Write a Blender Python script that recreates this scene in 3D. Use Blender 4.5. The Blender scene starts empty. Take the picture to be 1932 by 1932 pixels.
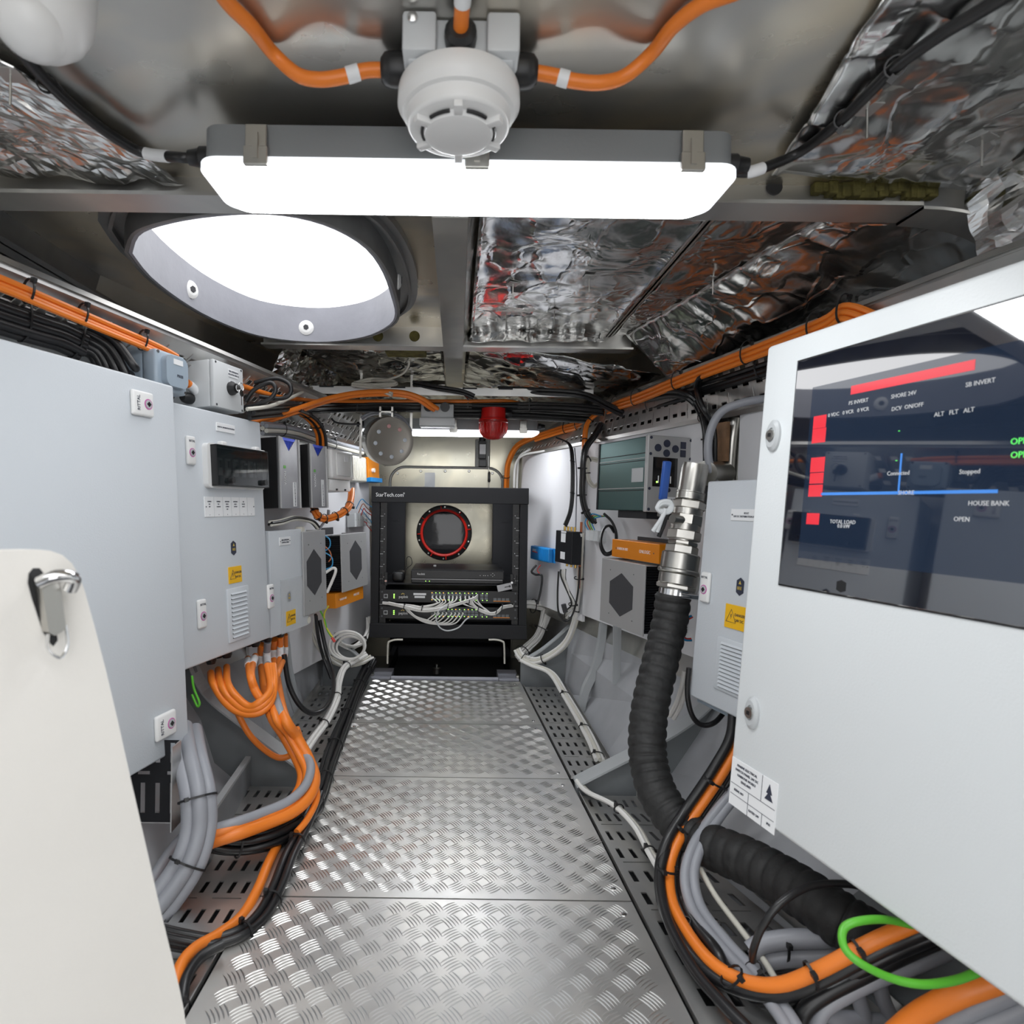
import bpy, bmesh, math, random
from mathutils import Vector, Matrix, noise
random.seed(7)
C = bpy.context.scene.collection
# ---------------------------------------------------------------- camera
F, PX, PY, RO = 1150.0, 862.0, 950.0, 0.014
CAMZ = 0.6
cam = bpy.data.cameras.new('camera'); cam_o = bpy.data.objects.new('camera', cam); C.objects.link(cam_o)
cam.sensor_width = 36; cam.sensor_fit = 'HORIZONTAL'; cam.lens = 36 * F / 1932
cam.shift_x = (966 - PX) / 1932; cam.shift_y = (PY - 966) / 1932
cam.clip_start = 0.02
cam.dof.use_dof = True; cam.dof.focus_distance = 1.7; cam.dof.aperture_fstop = 9.0
cam_o.matrix_world = Matrix.Translation((0, 0, CAMZ)) @ Matrix.Rotation(math.pi/2, 4, 'X') @ Matrix.Rotation(RO, 4, 'Z')
bpy.context.scene.camera = cam_o
# ---------------------------------------------------------------- world and exposure
w = bpy.data.worlds.new('world'); bpy.context.scene.world = w; w.use_nodes = True
bg = w.node_tree.nodes['Background']; bg.inputs[0].default_value = (0.98, 0.985, 1.0, 1); bg.inputs[1].default_value = 1.8
vs = bpy.context.scene.view_settings
vs.view_transform = 'Standard'; vs.look = 'None'; vs.exposure = 0.48; vs.gamma = 1.0; vs.use_curve_mapping = False
bpy.context.scene.render.film_transparent = False
cy = bpy.context.scene.cycles
cy.max_bounces = 8; cy.diffuse_bounces = 4; cy.glossy_bounces = 5; cy.transmission_bounces = 6
cy.sample_clamp_indirect = 4.0
LUM_NEAR, LUM_FAR = 12.0, 11.0
# ---------------------------------------------------------------- pixel helpers (measuring the photograph)
def ray(px, py):
    dx, dy = px - PX, py - PY; c, s = math.cos(RO), math.sin(RO)
    return Vector(((dx*c + dy*s)/F, 1.0, -(-dx*s + dy*c)/F))
def P(px, py, Y): return Vector((0, 0, CAMZ)) + ray(px, py) * Y
def PZ(px, py, z):
    r = ray(px, py); return Vector((0, 0, CAMZ)) + r * ((z - CAMZ)/r.z)
# ---------------------------------------------------------------- materials
def mat(name, col, rough=.5, metal=0., bump=0., bscale=40., emit=0., ecol=None, coat=0., trans=0., var=0., vscale=5., spec=.5, alpha=1.):
    m = bpy.data.materials.new(name); m.use_nodes = True; nt = m.node_tree; b = nt.nodes['Principled BSDF']
    b.inputs['Base Color'].default_value = (*col, 1); b.inputs['Roughness'].default_value = rough; b.inputs['Metallic'].default_value = metal
    b.inputs['Coat Weight'].default_value = coat; b.inputs['Transmission Weight'].default_value = trans
    b.inputs['Specular IOR Level'].default_value = spec; b.inputs['Alpha'].default_value = alpha
    if emit: b.inputs['Emission Color'].default_value = (*(ecol or col), 1); b.inputs['Emission Strength'].default_value = emit
    tc = nt.nodes.new('ShaderNodeTexCoord')
    if var:
        n = nt.nodes.new('ShaderNodeTexNoise'); n.inputs['Scale'].default_value = vscale; n.inputs['Detail'].default_value = 5
        nt.links.new(tc.outputs['Object'], n.inputs['Vector'])
        r = nt.nodes.new('ShaderNodeValToRGB'); r.color_ramp.elements[0].position = .3; r.color_ramp.elements[1].position = .7
        r.color_ramp.elements[0].color = (*[c*(1-var) for c in col], 1); r.color_ramp.elements[1].color = (*[min(1, c*(1+var)) for c in col], 1)
        nt.links.new(n.outputs['Fac'], r.inputs[0]); nt.links.new(r.outputs[0], b.inputs['Base Color'])
    if bump:
        n = nt.nodes.new('ShaderNodeTexNoise'); n.inputs['Scale'].default_value = bscale; n.inputs['Detail'].default_value = 4
        nt.links.new(tc.outputs['Object'], n.inputs['Vector'])
        bp = nt.nodes.new('ShaderNodeBump'); bp.inputs['Strength'].default_value = bump; bp.inputs['Distance'].default_value = .002
        nt.links.new(n.outputs['Fac'], bp.inputs['Height']); nt.links.new(bp.outputs[0], b.inputs['Normal'])
    return m
def foil_mat(name, col, rough):
    m = mat(name, col, rough, 1.0); nt = m.node_tree; b = nt.nodes['Principled BSDF']; L = nt.links.new; N = nt.nodes.new
    tc = N('ShaderNodeTexCoord')
    n1 = N('ShaderNodeTexNoise'); n1.inputs['Scale'].default_value = 7.; n1.inputs['Detail'].default_value = 3.; n1.inputs['Distortion'].default_value = 1.; L(tc.outputs['Object'], n1.inputs['Vector'])
    mu = N('ShaderNodeVectorMath'); mu.operation = 'MULTIPLY_ADD'; L(n1.outputs['Color'], mu.inputs[0]); mu.inputs[1].default_value = (.10,)*3; L(tc.outputs['Object'], mu.inputs[2])
    st = N('ShaderNodeVectorMath'); st.operation = 'MULTIPLY'; st.inputs[1].default_value = (1., .45, 1.); L(mu.outputs[0], st.inputs[0])
    v1 = N('ShaderNodeTexVoronoi'); v1.feature = 'DISTANCE_TO_EDGE'; v1.inputs['Scale'].default_value = 14.; L(st.outputs[0], v1.inputs['Vector'])
    r1 = N('ShaderNodeMapRange'); r1.inputs['From Max'].default_value = .07; L(v1.outputs['Distance'], r1.inputs['Value'])
    n2 = N('ShaderNodeTexNoise'); n2.inputs['Scale'].default_value = 45.; n2.inputs['Detail'].default_value = 3.; L(st.outputs[0], n2.inputs['Vector'])
    a = N('ShaderNodeMath'); a.operation = 'MULTIPLY_ADD'; L(r1.outputs[0], a.inputs[0]); a.inputs[1].default_value = -.22; L(n1.outputs['Fac'], a.inputs[2])
    d = N('ShaderNodeMath'); d.operation = 'MULTIPLY_ADD'; L(n2.outputs['Fac'], d.inputs[0]); d.inputs[1].default_value = .12; L(a.outputs[0], d.inputs[2])
    bp = N('ShaderNodeBump'); bp.inputs['Strength'].default_value = .6; bp.inputs['Distance'].default_value = .006
    L(d.outputs[0], bp.inputs['Height']); L(bp.outputs[0], b.inputs['Normal'])
    return m
def alu_mat(name, col, col2, rough, var2=.12, vscale=3., aniso=0., metal=.92):
    m = mat(name, col, rough, metal); nt = m.node_tree; b = nt.nodes['Principled BSDF']; L = nt.links.new; N = nt.nodes.new
    tc = N('ShaderNodeTexCoord'); n = N('ShaderNodeTexNoise'); n.inputs['Scale'].default_value = vscale; n.inputs['Detail'].default_value = 3; n.inputs['Distortion'].default_value = .6
    L(tc.outputs['Object'], n.inputs['Vector'])
    r = N('ShaderNodeValToRGB'); r.color_ramp.elements[0].position = .42; r.color_ramp.elements[1].position = .6
    r.color_ramp.elements[0].color = (*col, 1); r.color_ramp.elements[1].color = (*col2, 1)
    L(n.outputs['Fac'], r.inputs[0]); L(r.outputs[0], b.inputs['Base Color'])
    n3 = N('ShaderNodeTexNoise'); n3.inputs['Scale'].default_value = 14; n3.inputs['Detail'].default_value = 6; L(tc.outputs['Object'], n3.inputs['Vector'])
    mr = N('ShaderNodeMapRange'); mr.inputs['To Min'].default_value = rough-var2; mr.inputs['To Max'].default_value = rough+var2; L(n3.outputs['Fac'], mr.inputs['Value']); L(mr.outputs[0], b.inputs['Roughness'])
    bp = N('ShaderNodeBump'); bp.inputs['Strength'].default_value = .25; bp.inputs['Distance'].default_value = .002
    n4 = N('ShaderNodeTexNoise'); n4.inputs['Scale'].default_value = 5; n4.inputs['Detail'].default_value = 2; L(tc.outputs['Object'], n4.inputs['Vector'])
    L(n4.outputs['Fac'], bp.inputs['Height']); L(bp.outputs[0], b.inputs['Normal'])
    return m
M = dict(
    ceil=alu_mat('deck_aluminium', (.50,.49,.46), (.74,.66,.52), .30, .10, 4., metal=.88),
    alu=alu_mat('bare_aluminium', (.52,.52,.51), (.6,.59,.56), .38, .1, 6.),
    bulk=alu_mat('bulkhead_aluminium', (.36,.345,.285), (.46,.43,.34), .30, .1, 5.),
    dalu=alu_mat('dull_aluminium', (.30,.31,.32), (.38,.38,.38), .42, .1, 6.),
    tread=alu_mat('tread_plate_aluminium', (.70,.69,.67), (.80,.78,.74), .36, .1, 7.),
    bar=mat('tread_bar_aluminium', (.80,.79,.77), .33, 1.),
    tray=alu_mat('tray_steel', (.56,.56,.55), (.64,.63,.61), .35, .08, 10.),
    steel=mat('stainless_steel', (.50,.49,.46), .30, 1., bump=.1, bscale=60),
    polish=mat('polished_steel', (.8,.8,.8), .1, 1.),
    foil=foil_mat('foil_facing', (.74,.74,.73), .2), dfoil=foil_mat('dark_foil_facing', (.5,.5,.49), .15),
    hull=mat('hull_grey_paint', (.40,.41,.43), .42, 0., bump=.3, bscale=30, var=.1, vscale=9),
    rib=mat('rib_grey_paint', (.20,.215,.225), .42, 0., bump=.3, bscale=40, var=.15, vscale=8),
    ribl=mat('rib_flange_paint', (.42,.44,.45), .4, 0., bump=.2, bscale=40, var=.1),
    bilge=mat('bilge_dark', (.03,.03,.032), .5),
    rubber=mat('black_rubber', (.017,.017,.018), .42), blk=mat('black_plastic', (.013,.013,.014), .38), blkm=mat('black_metal', (.012,.0125,.015), .45, .0, bump=.1, bscale=200, spec=.3),
    hose=mat('hose_rubber', (.018,.018,.018), .62, 0., bump=.5, bscale=150, var=.4, vscale=60),
    blkc=mat('black_cable_sheath', (.012,.012,.013), .33), orc=mat('orange_cable_sheath', (.83,.215,.022), .38),
    gryc=mat('grey_cable_sheath', (.30,.31,.34), .4), whc=mat('white_cable_sheath', (.75,.74,.71), .4), crm=mat('cream_cable_sheath', (.62,.60,.53), .4),
    grn=mat('green_wire', (.10,.45,.03), .35), yel=mat('yellow_wire', (.7,.6,.05), .35), blu=mat('blue_wire', (.03,.28,.55), .35), brn=mat('brown_wire', (.42,.12,.04), .4), red=mat('red_wire', (.6,.03,.02), .35),
    cab=mat('cabinet_light_grey_paint', (.60,.635,.67), .42, 0., bump=.12, bscale=350), cabw=mat('cabinet_white_paint', (.72,.75,.76), .4, 0., bump=.12, bscale=350),
    cream=mat('cream_panel_paint', (.84,.815,.765), .5, 0., bump=.1, bscale=300, var=.02, vscale=8),
    board=mat('white_board_laminate', (.73,.73,.75), .35, 0.), ply=mat('plywood_edge', (.35,.20,.11), .6, var=.2, vscale=60),
    wpl=mat('white_plastic', (.78,.78,.77), .35), gpl=mat('grey_plastic', (.47,.49,.50), .4), bgpl=mat('blue_grey_plastic', (.33,.40,.47), .4), lgpl=mat('light_grey_plastic', (.6,.62,.63), .4),
    lab=mat('label_white', (.82,.83,.84), .45), labt=mat('label_ink', (.03,.035,.06), .5), dang=mat('danger_yellow', (.86,.48,.012), .4), gold=mat('gold_ink', (.75,.55,.12), .35, .3),
    pink=mat('latch_ring_pink', (.55,.12,.38), .4), latchk=mat('latch_core', (.12,.13,.14), .3, .6),
    ora=mat('orange_anodised', (.85,.27,.01), .33, .25), greym=mat('grey_anodised', (.45,.45,.45), .42, .35, bump=.05, bscale=300), darkg=mat('dark_mesh', (.045,.045,.05), .7, bump=.5, bscale=900),
    bluef=mat('blue_fins', (.02,.06,.55), .3, .4), silv=alu_mat('silver_anodised', (.30,.30,.31), (.36,.36,.37), .34, .05, 8, metal=.8), greenm=mat('green_anodised', (.06,.12,.115), .32, .65, bump=.05, bscale=200),
    bluep=mat('blue_plastic', (.015,.24,.62), .35), bluehan=mat('blue_lever_sleeve', (.02,.08,.33), .3), redp=mat('red_plastic', (.55,.012,.01), .3), 
    redl=mat('red_lens', (.95,.014,.008), .10, trans=.7, bump=.6, bscale=220),
    glassd=mat('tinted_window', (.015,.02,.022), .04, trans=.0, alpha=.6, spec=.8), redw=mat('red_ring', (.75,.02,.01), .35),
    portg=mat('port_glass', (.02,.02,.022), .07, bump=.3, bscale=12), weld=mat('weld_bead', (.28,.28,.27), .5, .6, bump=1., bscale=220),
    rock=mat('mineral_wool', (.11,.095,.025), .9, bump=1., bscale=120, var=.4, vscale=60), brass=mat('brass', (.75,.5,.15), .25, 1.),
    ledg=mat('green_led', (.2,.9,.1), .4, emit=2.5, ecol=(.35,1,.1)), ledo=mat('amber_led', (.9,.4,.05), .4, emit=2., ecol=(1,.45,.05)),
    white=mat('white_ink', (.85,.85,.85), .5), greyw=mat('luminaire_grey', (.20,.21,.215), .45, bump=.1, bscale=200),
    rim=mat('diffuser_rim', (.9,.92,.95), .2, emit=.7, ecol=(.92,.95,1)),
    lamp=mat('lit_diffuser', (1,1,1), .3, emit=LUM_NEAR, ecol=(.95,.975,1)), lampf=mat('lit_diffuser_far', (1,1,1), .3, emit=LUM_FAR, ecol=(.93,.96,1)),
    screen=mat('screen_glass', (.008,.010,.018), .03, spec=1., coat=1.), pix=mat('screen_lit_area', (.01,.015,.03), .1, emit=.05, ecol=(.25,.45,.85)),
    pixr=mat('screen_red', (.5,.02,.03), .1, emit=.26, ecol=(1,.08,.11)), pixb=mat('screen_blue', (.05,.2,.6), .1, emit=.16, ecol=(.12,.4,1)), pixw=mat('screen_white', (.4,.4,.4), .1, emit=.16, ecol=(.8,.85,.9)), pixg=mat('screen_green', (.1,.6,.1), .1, emit=.5, ecol=(.1,1,.15)),
    disp=mat('small_display', (.01,.01,.012), .1, coat=1.), coam=mat('coaming_grey', (.27,.275,.31), .5, 0., bump=.3, bscale=60, var=.07, vscale=14),
    coamo=mat('coaming_outer_metal', (.22,.22,.22), .5, .6, var=.25, vscale=12), film=mat('protective_film', (.8,.82,.84), .2, alpha=.35, bump=1., bscale=30),
    patch=mat('mottled_residue', (.07,.07,.075), .6), puddle=mat('wet_film', (.3,.3,.3), .04, alpha=.25))
M['screen'].node_tree.nodes['Principled BSDF'].inputs['IOR'].default_value = 2.9; M['screen'].node_tree.nodes['Principled BSDF'].inputs['Specular IOR Level'].default_value = .5
# ---------------------------------------------------------------- mesh builder
class MB:
    def __init__(s): s.b = bmesh.new()
    def quad(s, *pts):
        s.b.faces.new([s.b.verts.new(p) for p in pts]); return s
    def box(s, x0, x1, y0, y1, z0, z1, bev=0., seg=2, m=None):
        co = [(x,y,z) for x in (x0,x1) for y in (y0,y1) for z in (z0,z1)]
        v = [s.b.verts.new(m @ Vector(c) if m else c) for c in co]
        fs = [s.b.faces.new([v[i] for i in f]) for f in ((0,1,3,2),(4,6,7,5),(0,4,5,1),(2,3,7,6),(0,2,6,4),(1,5,7,3))]
        if bev:
            es = list({e for f in fs for e in f.edges})
            bmesh.ops.bevel(s.b, geom=es, offset=bev, segments=seg, profile=.5, affect='EDGES')
        return s
    def lathe(s, o, ax, prof, seg=24, cap=True, m=None):
        o = Vector(o); ax = Vector(ax).normalized(); a = ax.orthogonal().normalized(); b2 = ax.cross(a)
        rings = []
        for t, r in prof:
            r = max(r, 1e-5)
            ring = [o + ax*t + (a*math.cos(2*math.pi*i/seg) + b2*math.sin(2*math.pi*i/seg))*r for i in range(seg)]
            rings.append([s.b.verts.new(m @ p if m else p) for p in ring])
        for A, B in zip(rings, rings[1:]):
            for i in range(seg): s.b.faces.new((A[i], A[(i+1)%seg], B[(i+1)%seg], B[i]))
        if cap: s.b.faces.new(rings[0][::-1]); s.b.faces.new(rings[-1])
        return s
    def cyl(s, o, ax, r, h, seg=20): return s.lathe(o, ax, [(0,r),(h,r)], seg)
    def tube(s, pts, r, seg=8, rf=None):
        n = len(pts); rings = []; up = None
        for i, p in enumerate(pts):
            t = (pts[min(i+1,n-1)] - pts[max(i-1,0)])
            t = t.normalized() if t.length > 1e-9 else Vector((0,0,1))
            if up is None: up = t.orthogonal().normalized()
            else:
                up = up - t*up.dot(t); up = up.normalized() if up.length > 1e-6 else t.orthogonal().normalized()
            sd = t.cross(up); rr = rf(i) if rf else r
            rings.append([s.b.verts.new(p + (up*math.cos(2*math.pi*k/seg) + sd*math.sin(2*math.pi*k/seg))*rr) for k in range(seg)])
        for A, B in zip(rings, rings[1:]):
            for k in range(seg): s.b.faces.new((A[k], A[(k+1)%seg], B[(k+1)%seg], B[k]))
        s.b.faces.new(rings[0][::-1]); s.b.faces.new(rings[-1]); return s
    def prism(s, poly, y0, y1, ax='y', bev=0.):
        def mk(p, t): return (p[0], t, p[1]) if ax == 'y' else ((p[0], p[1], t) if ax == 'z' else (t, p[0], p[1]))
        A = [s.b.verts.new(mk(p, y0)) for p in poly]; B = [s.b.verts.new(mk(p, y1)) for p in poly]; n = len(poly)
        fs = [s.b.faces.new(A), s.b.faces.new(B[::-1])]
        for i in range(n): fs.append(s.b.faces.new((A[i], B[i], B[(i+1)%n], A[(i+1)%n])))
        return s
    def slab(s, pts, d):
        "extrude the 3-D polygon pts by vector d"
        d = Vector(d); A = [s.b.verts.new(p) for p in pts]; B = [s.b.verts.new(Vector(p)+d) for p in pts]; n = len(pts)
        s.b.faces.new(A); s.b.faces.new(B[::-1])
        for i in range(n): s.b.faces.new((A[i], B[i], B[(i+1)%n], A[(i+1)%n]))
        return s
def smooth(pts, sub=6):
    pts = [Vector(p) for p in pts]; out = []; n = len(pts)
    if n < 3:
        return [pts[0].lerp(pts[-1], i/sub) for i in range(sub+1)]
    for i in range(n-1):
        p0, p1, p2, p3 = pts[max(i-1,0)], pts[i], pts[i+1], pts[min(i+2,n-1)]
        for k in range(sub):
            t = k/sub
            out.append(.5*((2*p1) + (p2-p0)*t + (2*p0-5*p1+4*p2-p3)*t*t + (3*p1-p0-3*p2+p3)*t**3))
    out.append(pts[-1]); return out
def ob(name, mb, m, parent=None, sm=False, **props):
    me = bpy.data.meshes.new(name); b = mb.b if isinstance(mb, MB) else mb
    bmesh.ops.recalc_face_normals(b, faces=b.faces[:]); b.to_mesh(me); b.free()
    if sm:
        for p in me.polygons: p.use_smooth = True
        me.set_sharp_from_angle(angle=math.radians(40))
    me.materials.append(M[m] if isinstance(m, str) else m)
    o = bpy.data.objects.new(name, me); C.objects.link(o)
    if parent: o.parent = parent
    for k, v in props.items(): o[k] = v
    return o
def tag(o, label, cat, group=None, kind=None):
    o['label'] = label; o['category'] = cat
    if group: o['group'] = group
    if kind: o['kind'] = kind
    return o
def struct(name, mb, m, **k):
    o = ob(name, mb, m, **k); o['kind'] = 'structure'; return o
def thing(name, label, cat, mw=None, group=None):
    o = bpy.data.objects.new(name, None); C.objects.link(o); o.empty_display_size = .02
    if mw is not None: o.matrix_basis = mw if isinstance(mw, Matrix) else Matrix.Translation(mw)
    return tag(o, label, cat, group)
def copy_tree(o, mw=None, label=None, parent=None):
    c = o.copy(); C.objects.link(c)
    if parent: c.parent = parent
    if mw is not None: c.matrix_basis = mw
    if label: c['label'] = label
    for ch in [x for x in C.objects if x.parent == o]: copy_tree(ch, parent=c)
    return c
def wm(e): return (wm(e.parent) if e.parent else Matrix.Identity(4)) @ e.matrix_basis
def loc(o, e):
    "o was meshed in world coordinates: make it a child of e"
    o.data.transform(wm(e).inverted()); o.parent = e; return o
def text(name, s, size, m, parent, loc, rot=0., mirror=False, ax='face', align='CENTER', depth=.0004):
    cu = bpy.data.curves.new('t', 'FONT'); cu.body = s; cu.size = size; cu.align_x = align; cu.align_y = 'CENTER'; cu.extrude = depth/2; cu.resolution_u = 2
    t = bpy.data.objects.new('t', cu); C.objects.link(t)
    me = bpy.data.meshes.new_from_object(t.evaluated_get(bpy.context.evaluated_depsgraph_get())); bpy.data.objects.remove(t); bpy.data.curves.remove(cu)
    x, y, z = loc
    me.transform(Matrix.Translation((x, y, z)) @ Matrix.Rotation(rot, 4, 'Y') @ Matrix.Rotation(math.pi/2, 4, 'X') @ Matrix.Scale(.9, 4, (1,0,0)))
    me.materials.clear(); me.materials.append(M[m])
    o = bpy.data.objects.new(name, me); C.objects.link(o); o.parent = parent; return o
# ---------------------------------------------------------------- mounting planes
class Wall:
    "vertical (or leaning) plane X = x0 + sl*Y at eye height; local x = right along the face, y = into the wall, z = up"
    def __init__(s, x0, sl, tilt=0., side='L'):
        u = Vector((sl, 1, 0)) if side == 'L' else Vector((-sl, -1, 0))
        s.u = u.normalized(); into = Vector((0,0,1)).cross(s.u); s.v = (Vector((0,0,1)) + into*tilt).normalized()
        s.y = s.v.cross(s.u); s.o = Vector((x0, 0, CAMZ))
    def hit(s, px, py, off=0.):
        r = ray(px, py); c = Vector((0,0,CAMZ)); o = s.o - s.y*off
        return c + r * ((o-c).dot(s.y)/r.dot(s.y))
    def mw(s, origin): return Matrix.Translation(origin) @ Matrix((s.u, s.y, s.v)).transposed().to_4x4()
    def rect(s, x0, y0, x1, y1, off=0.):
        "frame centred on the rectangle whose top-left and bottom-right corners are seen at these pixels"
        a, b = s.hit(x0, y0, off), s.hit(x1, y1, off); d = b - a
        return Frame(s, (a+b)/2, abs(d.dot(s.u)), abs(d.dot(s.v)), off)
class Frame:
    def __init__(s, wall, o, w, h, off): s.wall, s.o, s.w, s.h, s.off = wall, o, w, h, off; s.m = wall.mw(o)
    def at(s, px, py, e=0.):
        p = s.wall.hit(px, py, s.off + e) - s.o; return p.dot(s.wall.u), p.dot(s.wall.v)
LW = Wall(-.95, .255, .05, 'L'); RW = Wall(.95, -.28, .03, 'R')
# ---------------------------------------------------------------- cables
def offsets(n, r, layout):
    if n == 1: return [(0, 0)]
    if layout == 'flat': return [((i-(n-1)/2)*2*r, 0) for i in range(n)]
    out = []; k = 0
    while len(out) < n:
        R = 2.02*r*k; m_ = 1 if k == 0 else 6*k
        if k == 0 and n in (2, 3, 4): k = 1; R = {2:1.0,3:1.17,4:1.43}[n]*r; m_ = n
        for i in range(m_):
            if len(out) < n: out.append((R*math.cos(2*math.pi*i/m_+.5), R*math.sin(2*math.pi*i/m_+.5)))
        k += 1
    return out
ORD = ['', 'first', 'second', 'third', 'fourth', 'fifth', 'sixth', 'seventh', 'eighth', 'ninth', 'tenth', 'eleventh', 'twelfth']
def rank_labels(st):
    "strands of one bundle: say which one by its order across the bundle as seen from the aisle"
    k = len(st); pr = [(sum(p.x/max(p.y,.2) for p in pp)/len(pp), sum(p.z/max(p.y,.2) for p in pp)/len(pp)) for _, pp in st]
    du = max(p[0] for p in pr)-min(p[0] for p in pr); dv = max(p[1] for p in pr)-min(p[1] for p in pr)
    od = sorted(range(k), key=lambda i: pr[i][0] if du > dv else -pr[i][1]); a, b = ('left', 'right') if du > dv else ('top', 'bottom')
    for r_, i in enumerate(od):
        w_ = ((('left' if du > dv else 'upper'), ('right' if du > dv else 'lower'))[r_] + ' strand') if k == 2 else (a+'most' if du > dv else 'topmost') if r_ == 0 else ((b+'most' if du > dv else 'bottom') if r_ == k-1 else ORD[r_+1] + ' from the ' + a)
        st[i][0]['label'] = st[i][0]['label'] + ', ' + w_
def bundle(name, label, group, pts, n, r, m, layout='round', ties=(), cat='cable', sub=6, seg=8, wob=0., fan=None, tielabel=None, nrm=None):
    "n cables side by side along pts; every cable an object; ties = positions (0..1) of cable ties"
    c = smooth(pts, sub); N = len(c); offs = offsets(n, r, layout) if fan is None else fan
    up = None; fr = []
    for i, p in enumerate(c):
        t = (c[min(i+1,N-1)] - c[max(i-1,0)]).normalized()
        if nrm is not None: up = Vector(nrm); 
        elif up is None: up = Vector((0,0,1)) if abs(t.z) < .9 else Vector((1,0,0))
        up = (up - t*up.dot(t)).normalized(); fr.append((up, t.cross(up), t))
    strands = []
    for j, (a, b) in enumerate(offs):
        ph = random.random()*6
        pp = [p + fr[i][1]*(a + wob*math.sin(i*.35+ph)) + fr[i][0]*(b + wob*math.cos(i*.3+ph)) for i, p in enumerate(c)]
        mm = m[j % len(m)] if isinstance(m, (list, tuple)) else m
        lb = label[j % len(label)] if isinstance(label, (list, tuple)) else label
        o = ob(name, MB().tube(pp, r, seg), mm, sm=True); tag(o, lb, cat, group if n > 1 else None); strands.append((o, pp))
    xa = max(abs(a) for a, b in offs) + r + wob; xb = max(abs(b) for a, b in offs) + r + wob
    if 2 <= n <= 8: rank_labels(strands)
    ties = sorted(ties, key=lambda t: c[min(N-1, max(0, int(t*(N-1))))].y)
    for q, t in enumerate(ties):
        i = min(N-1, max(0, int(t*(N-1)))); u_, s_, t_ = fr[i]; p = c[i]
        tie(p, s_, u_, t_, xa, xb, (tielabel or 'black cable tie around the ' + group) + ('' if len(ties) < 2 else ', ' + ('the nearest' if q == 0 else 'the farthest' if q == len(ties)-1 else ORD[q+1] + ' nearest')), 'cable ties on the ' + group)
    return c
def tie(p, s_, u_, t_, xa, xb, label, group):
    mb = MB(); k = 14; w_ = .0016; A = []
    for i in range(k):
        an = 2*math.pi*i/k; d = s_*math.cos(an)*(xa+.0006) + u_*math.sin(an)*(xb+.0006); d2 = s_*math.cos(an)*(xa+.002) + u_*math.sin(an)*(xb+.002)
        A.append([mb.b.verts.new(p + d - t_*w_), mb.b.verts.new(p + d + t_*w_), mb.b.verts.new(p + d2 + t_*w_), mb.b.verts.new(p + d2 - t_*w_)])
    for i in range(k):
        a, b = A[i], A[(i+1)%k]
        for q in range(4): mb.b.faces.new((a[q], a[(q+1)%4], b[(q+1)%4], b[q]))
    h = p + s_*(xa*.7) + u_*(xb*.8)
    mb.b.verts.ensure_lookup_table()
    mm = Matrix.Translation(h) @ Matrix((s_, t_, u_)).transposed().to_4x4()
    mb.box(-.003, .003, -.0028, .0028, -.001, .006, m=mm)
    tag(ob('cable_tie', mb, 'blk'), label, 'cable tie', group)
def cable(name, label, pts, r, m, group=None, cat='cable', sub=7, seg=10, sl=None):
    if sl:
        c = smooth(pts, 14); i0, i1 = int(sl[0]*len(c)), max(int(sl[1]*len(c)), int(sl[0]*len(c))+2)
        o = ob(name, MB().tube(smooth(pts, sub), r, seg), m, sm=True)
        ob('marker_sleeve', MB().tube(c[i0:i1+1], r+.0009, 14), 'lab', o, sm=True, label='white printed marker sleeve'); return tag(o, label, cat, group)
    o = ob(name, MB().tube(smooth(pts, sub), r, seg), m, sm=True); return tag(o, label, cat, group)
def sleeve(parent, a, b, r, m='lab'):
    a, b = Vector(a), Vector(b); ob('marker_sleeve', MB().cyl(a, b-a, r, (b-a).length, 12), m, parent, sm=True, label='white printed marker sleeve')
# ================================================================ SHELL
ZC, ZF = 1.05, 1.0     # ceiling plate, underside of deck beams
# hatch plan outline at the coaming's lower rim (z = 1.0)
hatch_px = [(250,478),(262,446),(300,428),(380,412),(480,405),(560,412),(632,434),(690,470),(722,515),(738,560),(745,592),(735,612),(700,631),(655,641),(600,645),(530,640),(470,628),(400,600),(340,565),(285,522)]
hatch = [PZ(x, y, ZF) for x, y in hatch_px]
hatch = [Vector((p.x, p.y)) for p in smooth([(h.x, h.y, 0) for h in hatch + hatch[:1]], 3)[:-1]]
hc = sum(hatch, Vector((0,0)))/len(hatch)
def hring(k): return [hc + (p-hc)*(1 + k/((p-hc).length)) for p in hatch]
# ceiling plate with the hatch opening, thickness 12 mm
def plate_with_hole(outer, hole, z0, z1):
    b = bmesh.new(); n = len(hole)
    def oc(p):
        d = p - hc; best = 1e9
        x0, x1, y0, y1 = outer
        for (val, lo, hi, i) in ((x0, y0, y1, 0), (x1, y0, y1, 0), (y0, x0, x1, 1), (y1, x0, x1, 1)):
            if abs(d[i]) > 1e-9:
                t = (val - hc[i])/d[i]
                if t > 0: best = min(best, t)
        return hc + d*best
    corners = [Vector((outer[i], outer[j])) for i in (0,1) for j in (2,3)]
    O = [oc(p) for p in hole]
    for c in corners:
        i = min(range(n), key=lambda k: (O[k]-c).length); O[i] = c
    for z in (z0, z1):
        A = [b.verts.new((*p, z)) for p in hole]; B = [b.verts.new((*p, z)) for p in O]
        for i in range(n): b.faces.new((A[i], A[(i+1)%n], B[(i+1)%n], B[i]))
        if z == z0: A0, B0 = A, B
    for i in range(n):
        b.faces.new((A0[i], A0[(i+1)%n], A[(i+1)%n], A[i])); b.faces.new((B0[i], B0[(i+1)%n], B[(i+1)%n], B[i]))
    return b
struct('ceiling', plate_with_hole((-1.0, 1.0, .10, 2.75), hring(.012), ZC, ZC+.02), 'ceil')
struct('ceiling', MB().box(-1.0, 1.0, .10, .812, 1.03, 1.034), 'ceil')
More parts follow.
